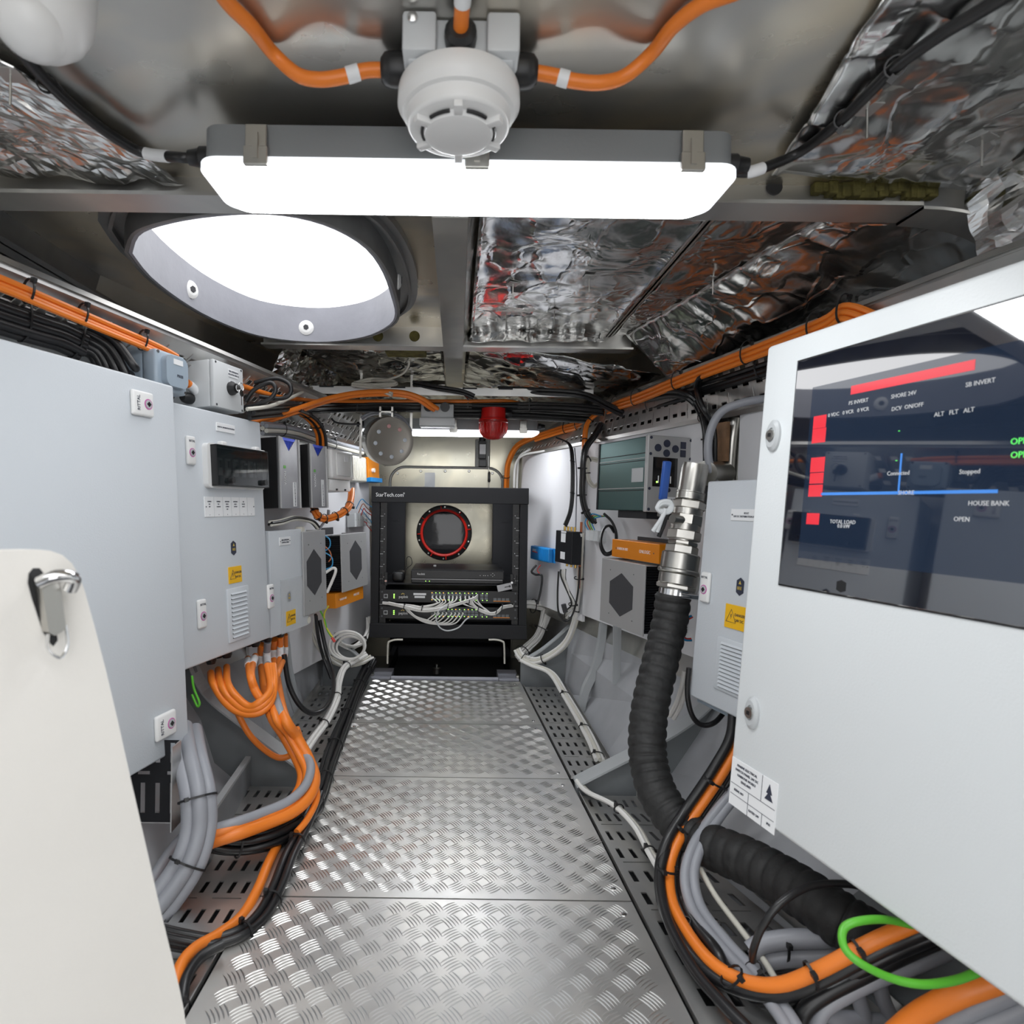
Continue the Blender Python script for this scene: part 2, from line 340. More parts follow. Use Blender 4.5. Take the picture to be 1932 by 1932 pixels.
# hatch coaming hanging into the compartment
hi, ho = hatch, hring(.012)
def band(A, B, z0, z1, m, name, parent=None):
    b = bmesh.new(); n = len(A)
    for i in range(n):
        j = (i+1)%n
        a0, a1, b0, b1 = [Vector((*q, z)) for q, z in ((A[i],z0),(A[j],z0),(B[i],z0),(B[j],z0))]
        up = Vector((0,0,z1-z0))
        for f in ((a0,a1,b1,b0),(a0+up,a1+up,b1+up,b0+up),(a0,a1,a1+up,a0+up),(b0,b1,b1+up,b0+up)):
            b.faces.new([b.verts.new(p) for p in f])
    bmesh.ops.remove_doubles(b, verts=b.verts[:], dist=1e-6)
    return ob(name, b, m, parent, sm=True)
hk = thing('deck_hatch_coaming', 'oval hatch coaming hanging from the ceiling, open to the bright sky', 'hatch', (hc.x, hc.y, ZC))
loc(band(hi, hring(.006), ZF, ZF+.085, 'coam', 'inner_ring'), hk)
loc(band(hring(.0065), ho, ZF-.001, ZC-.001, 'coamo', 'outer_ring'), hk)
loc(band(hring(.03), hring(.036), ZF+.028, ZC-.001, 'coamo', 'doubler_flange'), hk)
loc(band(hring(.0125), hring(.05), ZC-.012, ZC-.0005, 'dalu', 'doubler_plate'), hk)
for (px, py) in ((328,543),(583,627),(752,520),(435,392)):
    p = PZ(px, py, ZF+.034); q = min(hatch, key=lambda h: (h-Vector((p.x,p.y))).length); d = (hc-q).normalized()
    if px == 752 or px == 435: d = -d; q = q - d*(-.0125)
    o = Vector((q.x, q.y, ZF+.034)); d3 = Vector((d.x, d.y, 0))
    bt = ob('bolt', MB().lathe(o - d3*.001, d3, [(0,.0185),(.003,.0185),(.007,.013),(.0072,.0105)], 20), 'wpl', sm=True, label='white capped bolt'); loc(bt, hk)
    loc(ob('socket', MB().lathe(o + d3*.0055, d3, [(0,.0068),(.0026,.0068)], 6), 'darkg'), bt)
# --- hull side skins (left / right) as profiles swept along Y, tapering to the bow
def skin(name, prof, Y, m, sub=1):
    "prof(Y) -> list of (x,z)"
    b = bmesh.new(); rows = []
    for y in Y: rows.append([b.verts.new((x, y, z)) for x, z in prof(y)])
    for A, B in zip(rows, rows[1:]):
        for i in range(len(A)-1): b.faces.new((A[i], A[i+1], B[i+1], B[i]))
    return struct(name, b, m)
YS = [-.75, 0, .5, 1.0, 1.5, 2.0, 2.75]
def rx(y): return .95 - .28*max(y, .2)
def lx(y): return -.95 + .255*max(y, .2)
skin('wall_right', lambda y: [(rx(y)+.09, ZC+.02), (rx(y)+.06, .8), (rx(y)+.02, .3), (rx(y)-.02 if y < 1.6 else rx(y), .2)], YS, 'alu')
skin('wall_left', lambda y: [(lx(y)-.09, ZC+.02), (lx(y)-.06, .8), (lx(y)-.02, .3), (lx(y)+.02, .2)], YS, 'alu')
def rt(y): return .372 + max(0, 1.2-y)*.30   # outer edge of floor trays
def lt(y): return -.450
skin('wall_right', lambda y: [(rx(y)-.02 if y < 1.6 else rx(y), .2), (max(rt(y)+.01, rx(y)-.07), .115), (rt(y)+.0, -.02), (rt(y)-.02, -.06)], [.86, 1.0, 1.5, 2.0, 2.75], 'hull').name = 'wall_right_bilge'
skin('wall_right', lambda y: [(rx(y)-.02, .2), (max(rt(y)+.01, rx(y)-.07), .115), (rt(y), -.02), (rt(y)-.02, -.06)], [-.75, 0, .5, .86], 'rib')  # near section in darker grey, painting in the shade below the right cabinet
skin('wall_left', lambda y: [(lx(y)+.02, .2), (min(lt(y)-.01, lx(y)+.07), .125), (lt(y), -.02), (lt(y)+.02, -.06)], YS, 'hull').name = 'wall_left_bilge'
struct('floor', MB().box(-.7, .7, -.75, 2.95, -.09, -.06), 'bilge')
# forward bulkhead
struct('wall_front', MB().box(-.9, .9, 2.62, 2.64, .20, ZC).box(-.9, -.28, 2.62, 2.64, -.16, .20).box(.24, .9, 2.62, 2.64, -.16, .20), 'bulk')
struct('wall_back', MB().box(-1.1, -.45, -.77, -.75, -.09, ZC).box(.45, 1.1, -.77, -.75, -.09, ZC), 'alu')
# --- deck beams
def beam(name, label, pts, drop, fw, m='dalu', group=None):
    "T-beam along pts (X,Y plan pts at ceiling): web + flange"
    a, b = Vector((*pts[0], ZC)), Vector((*pts[1], ZC)); d = (b-a).normalized(); s_ = Vector((-d.y, d.x, 0))
    t = thing(name, label, 'beam', a, group)
    mb = MB().slab([a+s_*.003-a, b+s_*.003-a, b+s_*.003-a-Vector((0,0,drop)), a+s_*.003-a-Vector((0,0,drop))], -s_*.006); ob('web', mb, m, t)
    mb = MB().slab([s_*fw/2-Vector((0,0,drop)), b-a+s_*fw/2-Vector((0,0,drop)), b-a-s_*fw/2-Vector((0,0,drop)), -s_*fw/2-Vector((0,0,drop))], Vector((0,0,-.005))); ob('flange', mb, m, t)
    return t
B1Y, B2Y = .815, 1.56
beam('deck_beam', 'grey transverse deck beam just behind the near lamp', [(-.78,B1Y),(.60,B1Y)], .05, .05, 'alu', 'transverse deck beams')
# the beam's right end bends down to the side
kn = thing('beam_knee', 'curved flange bending down at the right end of the near deck beam', 'bracket', (.62, B1Y, 1.0))
arc = [Vector((.60,B1Y,.9945))]
for i in range(9): a = math.pi/2*i/8; arc.append(Vector((.60+.13*math.sin(a), B1Y, .9445+.05*math.cos(a))))
mb = MB()
for i in range(len(arc)-1):
    A, B = arc[i], arc[i+1]; mb.slab([A+Vector((0,-.025,0)), B+Vector((0,-.025,0)), B+Vector((0,.025,0)), A+Vector((0,.025,0))], Vector((0,0,-.004)))
loc(ob('curved_flange', mb, 'alu'), kn)
mb = MB().prism([(.60,1.05),(.60,.995)] + [(p.x, p.z) for p in arc[1:]] + [(.78,.93),(.78,1.05)], B1Y-.003, B1Y+.003); loc(ob('web', mb, 'dalu'), kn)
b2 = beam('deck_beam', 'transverse deck beam with lightening holes beyond the oval hatch', [(-.50,B2Y),(.44,B2Y)], .05, .045, 'alu', 'transverse deck beams')
for px in (713, 782):
    p = P(px, 634, B2Y-.005); loc(ob('lightening_hole', MB().cyl(p, (0,1,0), .0135, .003, 20), 'rock', label='round hole showing dull yellow wool'), b2)
bmc = MB()
t = thing('deck_girder', 'bright fore-and-aft deck girder running down the middle of the ceiling', 'beam', (-.016, .85, ZC))
loc(ob('flange', MB().box(-.040, .010, .84, 1.98, ZF-.006, ZF), 'alu'), t)
loc(ob('web', MB().box(-.036, -.030, .84, 1.98, ZF, ZC), 'alu'), t)
loc(ob('foil_wrap', MB().slab([(.010,.84,ZF),(.028,.84,ZC),(.028,1.56,ZC),(.010,1.56,ZF)], (0.001,0,-.001)), 'foil'), t)
# side stringers
a, b = PZ(0,440,ZF), PZ(352,655,ZF)
t = thing('deck_stringer', 'dusty grey stringer running beside the hatch above the left cabinets', 'beam', a)
loc(ob('flange', MB().slab([a+Vector((-.05,-.25,0)), b+Vector((-.04,0,0)), b+Vector((.0,0,0)), a+Vector((.0,-.25,0))], (0,0,.005)), 'dalu'), t)
loc(ob('web', MB().slab([a+Vector((-.022,-.25,0)), b+Vector((-.02,0,0)), b+Vector((-.02,0,.05)), a+Vector((-.022,-.25,.05))], (.004,0,0)), 'dalu'), t)
a, b = PZ(1349,405,ZC-.02), PZ(1135,652,ZC-.02)
t = thing('deck_stringer', 'thin stringer between the two foil bays right of the middle girder', 'beam', a)
loc(ob('flange', MB().slab([a+Vector((-.006,0,0)), b+Vector((-.006,0,0)), b+Vector((.006,0,0)), a+Vector((.006,0,0))], (0,0,.004)), 'alu'), t)
loc(ob('web', MB().slab([a+Vector((-.002,0,0)), b+Vector((-.002,0,0)), b+Vector((-.002,0,.02)), a+Vector((-.002,0,.02))], (.004,0,0)), 'alu'), t)
# --- foil insulation sheets
def foil(label, c, nx, ny, amp, m='foil', fr=22., seed=0, edge=.0):
    "c: 4 corners p00 p10 p11 p01"
    b = bmesh.new(); c = [Vector(q) for q in c]; nrm = (c[1]-c[0]).cross(c[3]-c[0]).normalized()
    if nrm.z > 0: nrm = -nrm
    g = []
    for j in range(ny+1):
        row = []
        for i in range(nx+1):
            u_, v_ = i/nx, j/ny
            p = (c[0]*(1-u_)+c[1]*u_)*(1-v_) + (c[3]*(1-u_)+c[2]*u_)*v_
            q = p*fr + Vector((seed*7.1, seed*3.3, 0))
            if amp > .009:
                jx = noise.noise_vector(q*1.2+Vector((3,1,4)))*amp*.9
                h = (noise.noise(q*.8)*1.0 + noise.noise(q*2.1)*.5)*amp; p = p + Vector((jx.x, jx.y, 0))*.6
            else: h = noise.fractal(q*.5, 1., 2.1, 3)*amp + max(0, 1-abs(noise.noise(q*.3+Vector((0,0,9))))*12)*amp*.6 + max(0, 1-abs(noise.noise(Vector((q.x*.15, q.y*.7, 5+seed))))*14)*amp*.6
            e = min(u_, 1-u_)*nx/4, min(v_, 1-v_)*ny/4
            ef = 1-min(1, min(e)); h += edge*ef*ef
            row.append(b.verts.new(p + nrm*h))
        g.append(row)
    for j in range(ny):
        for i in range(nx): b.faces.new((g[j][i], g[j][i+1], g[j+1][i+1], g[j+1][i]))
    o = ob('foil_insulation', b, m, sm=False)
    for p in o.data.polygons: p.use_smooth = amp <= .009
    o.modifiers.new('thick', 'SOLIDIFY').thickness = .0015
    return tag(o, label, 'insulation', 'foil insulation sheets')
zf = ZC - .008
UL = lambda y: Vector((-.770+.205*y, y, .912))   # tray upper lip, left
UR = lambda y: Vector((.797-.185*y, y, .915))    # tray upper lip, right
zn = 1.03-.008
foil('crumpled foil sheet at upper left between the white dome and the deck beam', [(-.66,.38,zn),PZ(30,120,zn),PZ(350,340,zn),(-.66,.785,zn)], 34, 26, .011, seed=1, edge=.004)
foil('foil sheet on the far left slope above the big cabinet', [(-.90,.2,.93),(-.66,.2,zn),(-.66,.8,zn),(-.75,.8,.93)], 16, 34, .01, seed=2)
foil('foil sheet at upper right behind the black cable', [PZ(1700,-60,zn),(.66,.25,zn),(.66,.795,zn),PZ(1455,325,zn)], 40, 44, .0075, seed=3)
foil('crumpled foil sheet sloping down at the far right edge', [(.66,.2,zn),(.80,.2,.90),(.672,.795,.93),(.66,.795,zn)], 14, 26, .013, seed=4)
foil('flat foil sheet right of the middle girder', [(.028,.845,zf),PZ(1340,405,zf),PZ(1120,650,zf),(.028,1.53,zf)], 40, 60, .004, seed=5, edge=.01)
foil('wide foil sheet between the thin stringer and the right cable tray', [PZ(1356,405,zf),(.55,.845,zf-.006),(.42,1.53,zf-.006),PZ(1142,650,zf)], 34, 60, .005, seed=6)
foil('crumpled foil strip above the orange cable bundle', [(.55,.845,zf-.006),(.77,.845,.965),UR(1.53)+Vector((.01,0,.006)),(.42,1.53,zf-.006)], 14, 70, .0075, seed=7)
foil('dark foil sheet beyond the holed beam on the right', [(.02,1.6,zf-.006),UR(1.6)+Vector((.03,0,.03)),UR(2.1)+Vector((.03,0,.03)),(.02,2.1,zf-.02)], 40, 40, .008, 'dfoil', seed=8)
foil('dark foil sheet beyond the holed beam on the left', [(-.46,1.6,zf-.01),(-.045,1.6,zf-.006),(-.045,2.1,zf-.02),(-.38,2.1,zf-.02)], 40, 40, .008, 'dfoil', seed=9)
foil('foil flap rolled along the right end of the holed beam', [(.02,1.515,ZF+.006),(.36,1.515,ZF+.006),(.36,1.55,ZC-.004),(.02,1.55,ZC-.004)], 60, 8, .01, seed=10)
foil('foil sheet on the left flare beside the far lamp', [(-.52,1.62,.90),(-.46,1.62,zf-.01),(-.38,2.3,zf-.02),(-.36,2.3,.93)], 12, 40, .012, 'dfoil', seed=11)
foil('foil sheet hanging behind the hanging drum light', [(-.36,2.2,.98),(-.05,2.2,1.03),(-.05,2.58,1.03),(-.30,2.58,.98)], 24, 24, .012, 'foil', seed=12)
foil('foil sheet on the right flare near the far orange cables', [(.02,2.12,1.02),(.36,2.12,1.0),(.30,2.58,.97),(.02,2.58,1.02)], 24, 24, .012, 'foil', seed=13)
# insulation pins: a square washer and a nail
pin0 = thing('insulation_pin', 'x', 'fastener', Matrix.Identity(4), 'insulation pins on the foil')
ob('washer', MB().box(-.011,.011,-.011,.011,-.0012,0), 'alu', pin0); ob('nail', MB().cyl((0,0,-.001),(0,0,-1),.0012,.03,8), 'steel', pin0)
pl = [(968,535,'beside the middle girder'),(955,590,'low beside the girder, near the holed beam'),(1046,586,'in the middle of the flat foil bay'),(1112,522,'on a blue-grey washer near the thin stringer'),(1580,445,'below the bent end of the near beam'),(1480,518,'left of the orange bundle on the wide foil'),(1345,525,'at the left side of the wide foil bay'),(1335,600,'low on the wide foil by the orange bundle'),(1636,205,'at upper right beside the black cable'),(1853,262,'at the far upper right'),(20,140,'at the far upper left under the white dome')]
for i, (px, py, wh) in enumerate(pl):
    o = pin0 if i == 0 else copy_tree(pin0)
    p = PZ(px, py, (zf if py > 300 else zn)-.005); o.matrix_basis = Matrix.Translation(p) @ Matrix.Rotation(random.random(), 4, 'Z'); o['label'] = 'insulation pin with square washer ' + wh
o = tag(ob('mineral_wool_tuft', MB().box(-.2,-.09,1.63,1.7,1.005,1.03,.004), 'rock'), 'dull yellow wool showing through torn foil behind the holed beam', 'insulation')
mb = MB()
rw = random.Random(5)
for k in range(26): x = .47+k*.006; mb.box(x-.006, x+.006, .80+rw.uniform(-.004,.002), .812, 1.014+rw.uniform(-.006,.004), 1.03, .002)
o = tag(ob('mineral_wool_tuft', mb, 'rock'), 'dark yellow wool showing behind the near deck beam on the right', 'insulation')
bb = [o for o in C.objects if o.name == 'deck_beam'][0]
for px, py in ((1462,352),(1610,366)):
    p = P(px, py, B1Y-.006); loc(ob('lightening_hole', MB().cyl(p, (0,1,0), .0105, .003, 20), 'bilge', label='dark round lightening hole'), bb)
# ================================================================ LAMPS
def rrect(cx, cz, w_, h_, r_, n=6):
    out = []
    for (sx, sz, a0) in ((1,1,0),(-1,1,90),(-1,-1,180),(1,-1,270)):
        for k in range(n+1):
            a_ = math.radians(a0+90*k/n); out.append((cx+sx*(w_/2-r_)+r_*math.cos(a_), cz+sz*(h_/2-r_)+r_*math.sin(a_)))
    return out

def luminaire(name, label, x0, x1, ya, yb, zb, lamp):
    w_ = x1-x0; t = thing(name, label, 'ceiling light', ((x0+x1)/2, (ya+yb)/2, zb), 'strip lights')
    loc(ob('housing', MB().prism(rrect((x0+x1)/2, (ya+yb)/2, w_-.012, yb-ya-.006, .020), zb+.0115, zb+.049, 'z'), 'greyw', sm=True), t)
    loc(ob('rim', MB().prism(rrect((x0+x1)/2, (ya+yb)/2, w_, yb-ya, .024), zb+.0065, zb+.013, 'z'), 'rim', sm=True), t)
    # tapered diffuser
    prof = []; b = bmesh.new(); rings = []
    for (ins, z) in ((.003,.0085),(.005,.004),(.009,.001),(.014,0)):
        pts = [(x, y) for x, y in rrect((x0+x1)/2, (ya+yb)/2, w_-2*ins*1.4, (yb-ya)-2*ins*.7, .022)]
        rings.append([b.verts.new((x, y, zb+z)) for x, y in pts])
    for A, B in zip(rings, rings[1:]):
        n = len(A)
        for i in range(n): b.faces.new((A[i], A[(i+1)%n], B[(i+1)%n], B[i]))
    b.faces.new(rings[-1])
    loc(ob('diffuser', b, lamp, sm=True), t)
    for f in (.115, .515, .905):
        cx = x0+w_*f
        loc(ob('clip', MB().box(cx-.0115, cx+.0115, ya-.0035, ya+.001, zb+.016, zb+.046, .001).box(cx-.013, cx+.013, ya-.005, ya+.001, zb+.002, zb+.022, .001).box(cx-.003, cx+.003, ya-.007, ya-.004, zb+.008, zb+.036), 'steel'), t)
    for x, s_ in ((x0+.004,-1),(x1-.004,1)):
        loc(ob('end_gland', MB().lathe((x, (ya+yb)/2-.02, zb+.030), (s_,0,0), [(0,.012),(.010,.012),(.012,.010),(.024,.008)], 14), 'blk', sm=True), t)
    return t
a, b_ = P(364,320,.655), P(1404,335,.655)
luminaire('strip_light', 'big lit strip light across the ceiling behind the smoke detector', a.x, b_.x, .655, .765, .957, 'lamp')
a, b_ = P(684,815,2.08), P(1017,815,2.08)
luminaire('strip_light', 'far lit strip light above the rack, partly behind the drum light and red beacon', a.x, b_.x, 2.05, 2.16, .836, 'lampf')
# ================================================================ FLOOR
def fl(y): return -.286 if y > 1.35 else -.286 - (1.35-y)*.030
def fr_(y): return .222 + (2.07-y)*.045
def treadplate(label, ya, yb, x0a, x0b, x1a, x1b, rot, ph):
    "ya near edge, yb far edge"
    t = thing('floor_plate', label, 'floor plate', ((x0a+x1a)/2, (ya+yb)/2, 0), 'chequer plate floor panels')
    g = .0015
    loc(ob('sheet', MB().slab([(x0a,ya+g,0),(x1a,ya+g,0),(x1b,yb-g,0),(x0b,yb-g,0)], (0,0,-.004)), 'tread'), t)
    mb = MB(); p = .0272; ny = int((yb-ya)/p)+2; nx = 30
    b = mb.b
    for j in range(-1, ny):
        for i in range(-nx, nx):
            cx = (i+.5*(j%1))*p + ph[0]; cyy = ya + j*p + ph[1]
            kind = (i+j) % 2
            e0 = x0a + (x0b-x0a)*(cyy-ya)/(yb-ya); e1 = x1a + (x1b-x1a)*(cyy-ya)/(yb-ya)
            if cx < e0+.012 or cx > e1-.012 or cyy < ya+.012 or cyy > yb-.012: continue
            an = (.62 if kind else .62+math.pi/2) + (math.pi/2 if rot else 0)
            ca, sa = math.cos(an), math.sin(an)
            for k in range(5):
                off = (k-2)*.0050; hl, hw, hz = .0125, .0012, .0011
                bow = .0016
                rows = []
                for (t_, wd, h) in ((-1,.15,.0),(-.5,.85,.8),(0,1,1),(.5,.85,.8),(1,.15,0)):
                    l_ = t_*hl; o_ = off + bow*(t_*t_-.4)
                    r_ = []
                    for (s_, hh) in ((-1,0),(0,1),(1,0)):
                        lx_, ly_ = l_, o_ + s_*hw*wd
                        r_.append(b.verts.new((cx+lx_*ca-ly_*sa, cyy+lx_*sa+ly_*ca, .0001+hz*h*hh)))
                    rows.append(r_)
                for A, B in zip(rows, rows[1:]):
                    b.faces.new((A[0],B[0],B[1],A[1])); b.faces.new((A[1],B[1],B[2],A[2]))
    o = loc(ob('raised_bars', mb, 'bar', sm=True), t)
    for p_ in o.data.polygons: p_.use_smooth = True
    mb = MB()
    for (sx, sy) in ((x0a+.02, ya+.03), (x1a-.02, ya+.03), (x0b+.02, yb-.03), (x1b-.02, yb-.03)): mb.lathe((sx, sy, 0), (0,0,1), [(0,.0045),(.001,.0042),(.0014,.002)], 12)
    loc(ob('screws', mb, 'polish', sm=True), t)
YE = [.30, .925, 1.335, 1.66, 2.065]
lbl = ['nearest chequer plate floor panel, bright with lamp glare', 'chequer plate floor panel between the two right side tray ends', 'third chequer plate floor panel counted from the camera', 'farthest chequer plate floor panel, in front of the rack pit']
for i in range(4):
    a, b_ = YE[i], YE[i+1]
    treadplate(lbl[i], a, b_, fl(a), fl(b_), fr_(a), fr_(b_), i in (0, 3), (random.uniform(0,.01), random.uniform(0,.01)))
struct('floor', MB().box(-.27, .21, .3, 2.06, -.05, -.005), 'bilge').name = 'floor_support'
# ---- perforated cable trays (real slots)
def perf(name, label, ya, yb, xin, xout, z0, lip=.018, cols=4, pitch=.118, m='tray', group='perforated floor cable trays', drop=0.):
    t = thing(name, label, 'cable tray', ((xin(ya)+xout(ya))/2, ya, z0), group)
    mb = MB(); b = mb.b; n = max(1, round((yb-ya)/pitch)); d = (yb-ya)/n
    def q(u, y, e=0.): 
        a_, c_ = xin(y), xout(y); return (a_+(c_-a_)*u, y, z0 + drop*u - e)
    for j in range(n):
        y0 = ya + j*d; W = abs(xout(y0)-xin(y0))
        for (ra, rb, kind) in ((0,.03,'n'),(.03,.075,'long'),(.075,.14,'n'),(.14,.40,'slot'),(.40,.60,'n'),(.60,.86,'slot'),(.86,1,'n')):
            yA, yB = y0+ra*d, y0+rb*d
            if kind == 'n': cells = [(0,1,None)]
            elif kind == 'slot':
                cells = []; step = 1/(cols+.6)
                for k in range(cols): u0 = .3*step + k*step; cells.append((u0, u0+step, (.34,.68,.04,.96)))
                cells = [(0,.3*step,None)] + cells + [(cells[-1][1],1,None)]
            else: cells = [(0,.08,None),(.08,.44,(.06,.94,.3,.7)),(.44,.56,None),(.56,.92,(.06,.94,.3,.7)),(.92,1,None)]
            for (u0,u1,h) in cells:
                O = [q(u0,yA),q(u1,yA),q(u1,yB),q(u0,yB)]
                if not h: b.faces.new([b.verts.new(p) for p in O]); continue
                a0,a1,b0,b1 = h; ua,ub = u0+(u1-u0)*a0, u0+(u1-u0)*a1; va,vb = yA+(yB-yA)*b0, yA+(yB-yA)*b1
                I = [q(ua,va),q(ub,va),q(ub,vb),q(ua,vb)]; L_ = [q(ua,va,.002),q(ub,va,.002),q(ub,vb,.002),q(ua,vb,.002)]
                vo = [b.verts.new(p) for p in O]; vi = [b.verts.new(p) for p in I]; vl = [b.verts.new(p) for p in L_]
                for k in range(4):
                    b.faces.new((vo[k],vo[(k+1)%4],vi[(k+1)%4],vi[k])); b.faces.new((vi[k],vi[(k+1)%4],vl[(k+1)%4],vl[k]))
    loc(ob('slotted_base', mb, m), t)
    s_ = 1 if xout(ya) > xin(ya) else -1
    mb = MB()
    A, B = Vector(q(1,ya)), Vector(q(1,yb)); mb.slab([A, B, B+Vector((0,0,lip)), A+Vector((0,0,lip))], (s_*.0015,0,0))
    A, B = Vector(q(0,ya)), Vector(q(0,yb)); mb.slab([A, B, B+Vector((0,0,.008)), A+Vector((0,0,.008))], (-s_*.0015,0,0))
    loc(ob('side_lip', mb, m), t)
    return t
perf('cable_tray', 'slotted floor tray on the right between the two grey ribs, white cables on it', 1.345, 2.02, lambda y: fr_(y)+.006, lambda y: .365, -.004, cols=5)
perf('cable_tray', 'wide slotted floor tray at near right under the corrugated hose', .30, 1.27, lambda y: fr_(y)+.006, lambda y: rt(y)+.01, -.004, cols=6)
perf('cable_tray', 'slotted floor tray on the left beyond the big rib, with black cables', 1.345, 2.0, lambda y: fl(y)-.006, lambda y: -.440, -.004, cols=6)
perf('cable_tray', 'wide wet slotted floor tray at near left under the orange cables', .30, 1.29, lambda y: fl(y)-.006, lambda y: -.445, -.004, cols=6)
# ---- ribs (transverse frames)
def rib(label, side, Y, pts, th=.012, fw=.045, base=-.03):
    "pts: top-edge (x,z), from the floor outwards"
    t = thing('hull_rib', label, 'hull frame', (pts[0][0], Y, 0), 'hull ribs')
    poly = [(x, z) for x, z in pts] + [(pts[-1][0], base), (pts[0][0], base)]
    ob_ = MB().prism(poly, Y-th/2, Y+th/2); loc(ob('web', ob_, 'rib'), t)
    mb = MB(); c = smooth([(x, Y, z) for x, z in pts], 6)
    for A, B in zip(c, c[1:]): mb.slab([A+Vector((0,-fw/2,0)), B+Vector((0,-fw/2,0)), B+Vector((0,fw/2,0)), A+Vector((0,fw/2,0))], Vector((0,0,.005)))
    loc(ob('flange', mb, 'ribl', sm=True), t); return t
def ribpx(label, side, Y, px, **k):
    return rib(label, side, Y, [(p.x, p.z) for p in (P(x, y, Y) for x, y in px)], **k)
r = ribpx('big grey rib at left curving down from the cabinets to the floor plate', 'L', 1.32, [(592,1462),(560,1440),(500,1395),(450,1358),(400,1318),(374,1280),(360,1230),(350,1100)])
ribpx('big grey rib at right curving up behind the corrugated hose', 'R', 1.30, [(1085,1478),(1150,1445),(1215,1412),(1275,1378),(1320,1345),(1350,1310),(1375,1250),(1390,1120)])
ribpx('far right rib rising behind the white cable bend', 'R', 2.08, [(982,1250),(1020,1228),(1060,1195),(1092,1160),(1105,1110)], fw=.03)
ribpx('far left rib behind the coiled white cables', 'L', 2.05, [(700,1262),(672,1235),(640,1205),(620,1170),(612,1120)], fw=.03)
def strip_rib(label, Y, prof):
    mb = MB(); c = smooth([(x, Y, z) for x, z in prof], 8); s_ = 1 if prof[0][0] > 0 else -1
    for A, B in zip(c, c[1:]): mb.slab([A+Vector((0,-.012,0)), B+Vector((0,-.012,0)), B+Vector((0,.012,0)), A+Vector((0,.012,0))], Vector((s_*.018,0,-.012)))
    tag(ob('hull_rib', mb, 'ribl', sm=True), label, 'hull frame', 'hull ribs')
strip_rib('low middle right rib following the hull below the white board', 1.80, [(.365,.0),(.378,.06),(.402,.115),(.415,.16),(.425,.22),(.43,.30)])
strip_rib('low middle left rib following the hull under the small grey cabinet', 1.75, [(-.445,.0),(-.455,.06),(-.468,.12),(-.474,.17),(-.478,.22),(-.48,.30)])
q = P(1163,1190,1.66); tag(ob('support_post', MB().box(q.x-.011, q.x+.011, 1.65, 1.656, .115, q.z+.06, .001), 'ribl'), 'grey upright flat bar below the right computer', 'post')
# small diagonal stiffener bar at near left, and dark angle bracket plates
a, b_ = P(474,1432,1.30), P(398,1545,1.02)
t = thing('stiffener_bar', 'worn grey diagonal stiffener bar leaning from the left rib to the tray', 'bracket', b_)
loc(ob('flat_bar', MB().slab([a, b_, b_+Vector((-.012,0,.0)), a+Vector((-.012,0,0))], (0,0,.006)), 'ribl'), t)
loc(ob('web', MB().slab([a, b_, Vector((b_.x, b_.y, -.02)), Vector((a.x, a.y, -.02))], (-.004,0,0)), 'rib'), t)
# vertical slotted tray under the big cabinet
mb = MB(); t = thing('cable_tray', 'dark slotted vertical tray hanging under the big left cabinet', 'cable tray', P(300,1555,.98))
A = P(240,1395,.98); B = P(338,1552,.98); x0, x1, z1, z0 = A.x-.08, B.x, A.z, B.z; y = .98
cols = [x0, x0+.03]; 
b = mb.b
def vcell(xa, xb, za, zb, h):
    O = [(xa,y,za),(xb,y,za),(xb,y,zb),(xa,y,zb)]; vo = [b.verts.new(p) for p in O]
    if not h: b.faces.new(vo); return
    ua, ub, va, vb = xa+(xb-xa)*h[0], xa+(xb-xa)*h[1], za+(zb-za)*h[2], za+(zb-za)*h[3]
    vi = [b.verts.new(p) for p in ((ua,y,va),(ub,y,va),(ub,y,vb),(ua,y,vb))]
    for k in range(4): b.faces.new((vo[k],vo[(k+1)%4],vi[(k+1)%4],vi[k]))
nxc = 7; dx = (x1-x0)/nxc; H = z1-z0
for i in range(nxc):
    xa = x0+i*dx
    vcell(xa, xa+dx, z0, z0+H*.06, None); vcell(xa, xa+dx, z0+H*.06, z0+H*.5, (.35,.65,.12,.95)); vcell(xa, xa+dx, z0+H*.5, z0+H*.7, (.0,.01,.4,.41) if i % 2 else (.15,.95,.4,.6)); vcell(xa, xa+dx, z0+H*.7, z1, (.35,.65,.08,.88))
loc(ob('slotted_face', mb, 'blkm'), t)
loc(ob('side_flange', MB().box(x1-.0005, x1+.0015, y-.03, y, z0, z1), 'tray'), t)
loc(ob('bottom_flange', MB().box(x0, x1, y, y+.03, z0-.0015, z0), 'tray'), t)
# wet grey plate at left under that tray
A = [P(240,1545,1.0), P(352,1545,1.03), P(352,1600,.93), P(255,1690,.82)]
tag(ob('bilge_plate', MB().slab([Vector((-.56,.7,.10)),Vector((-.56,1.2,.12)),Vector((-.448,1.2,-.0)),Vector((-.448,.7,-.0))], (0,0,-.004)), 'hull'), 'wet grey sloping plate at left below the dark slotted tray', 'plate')
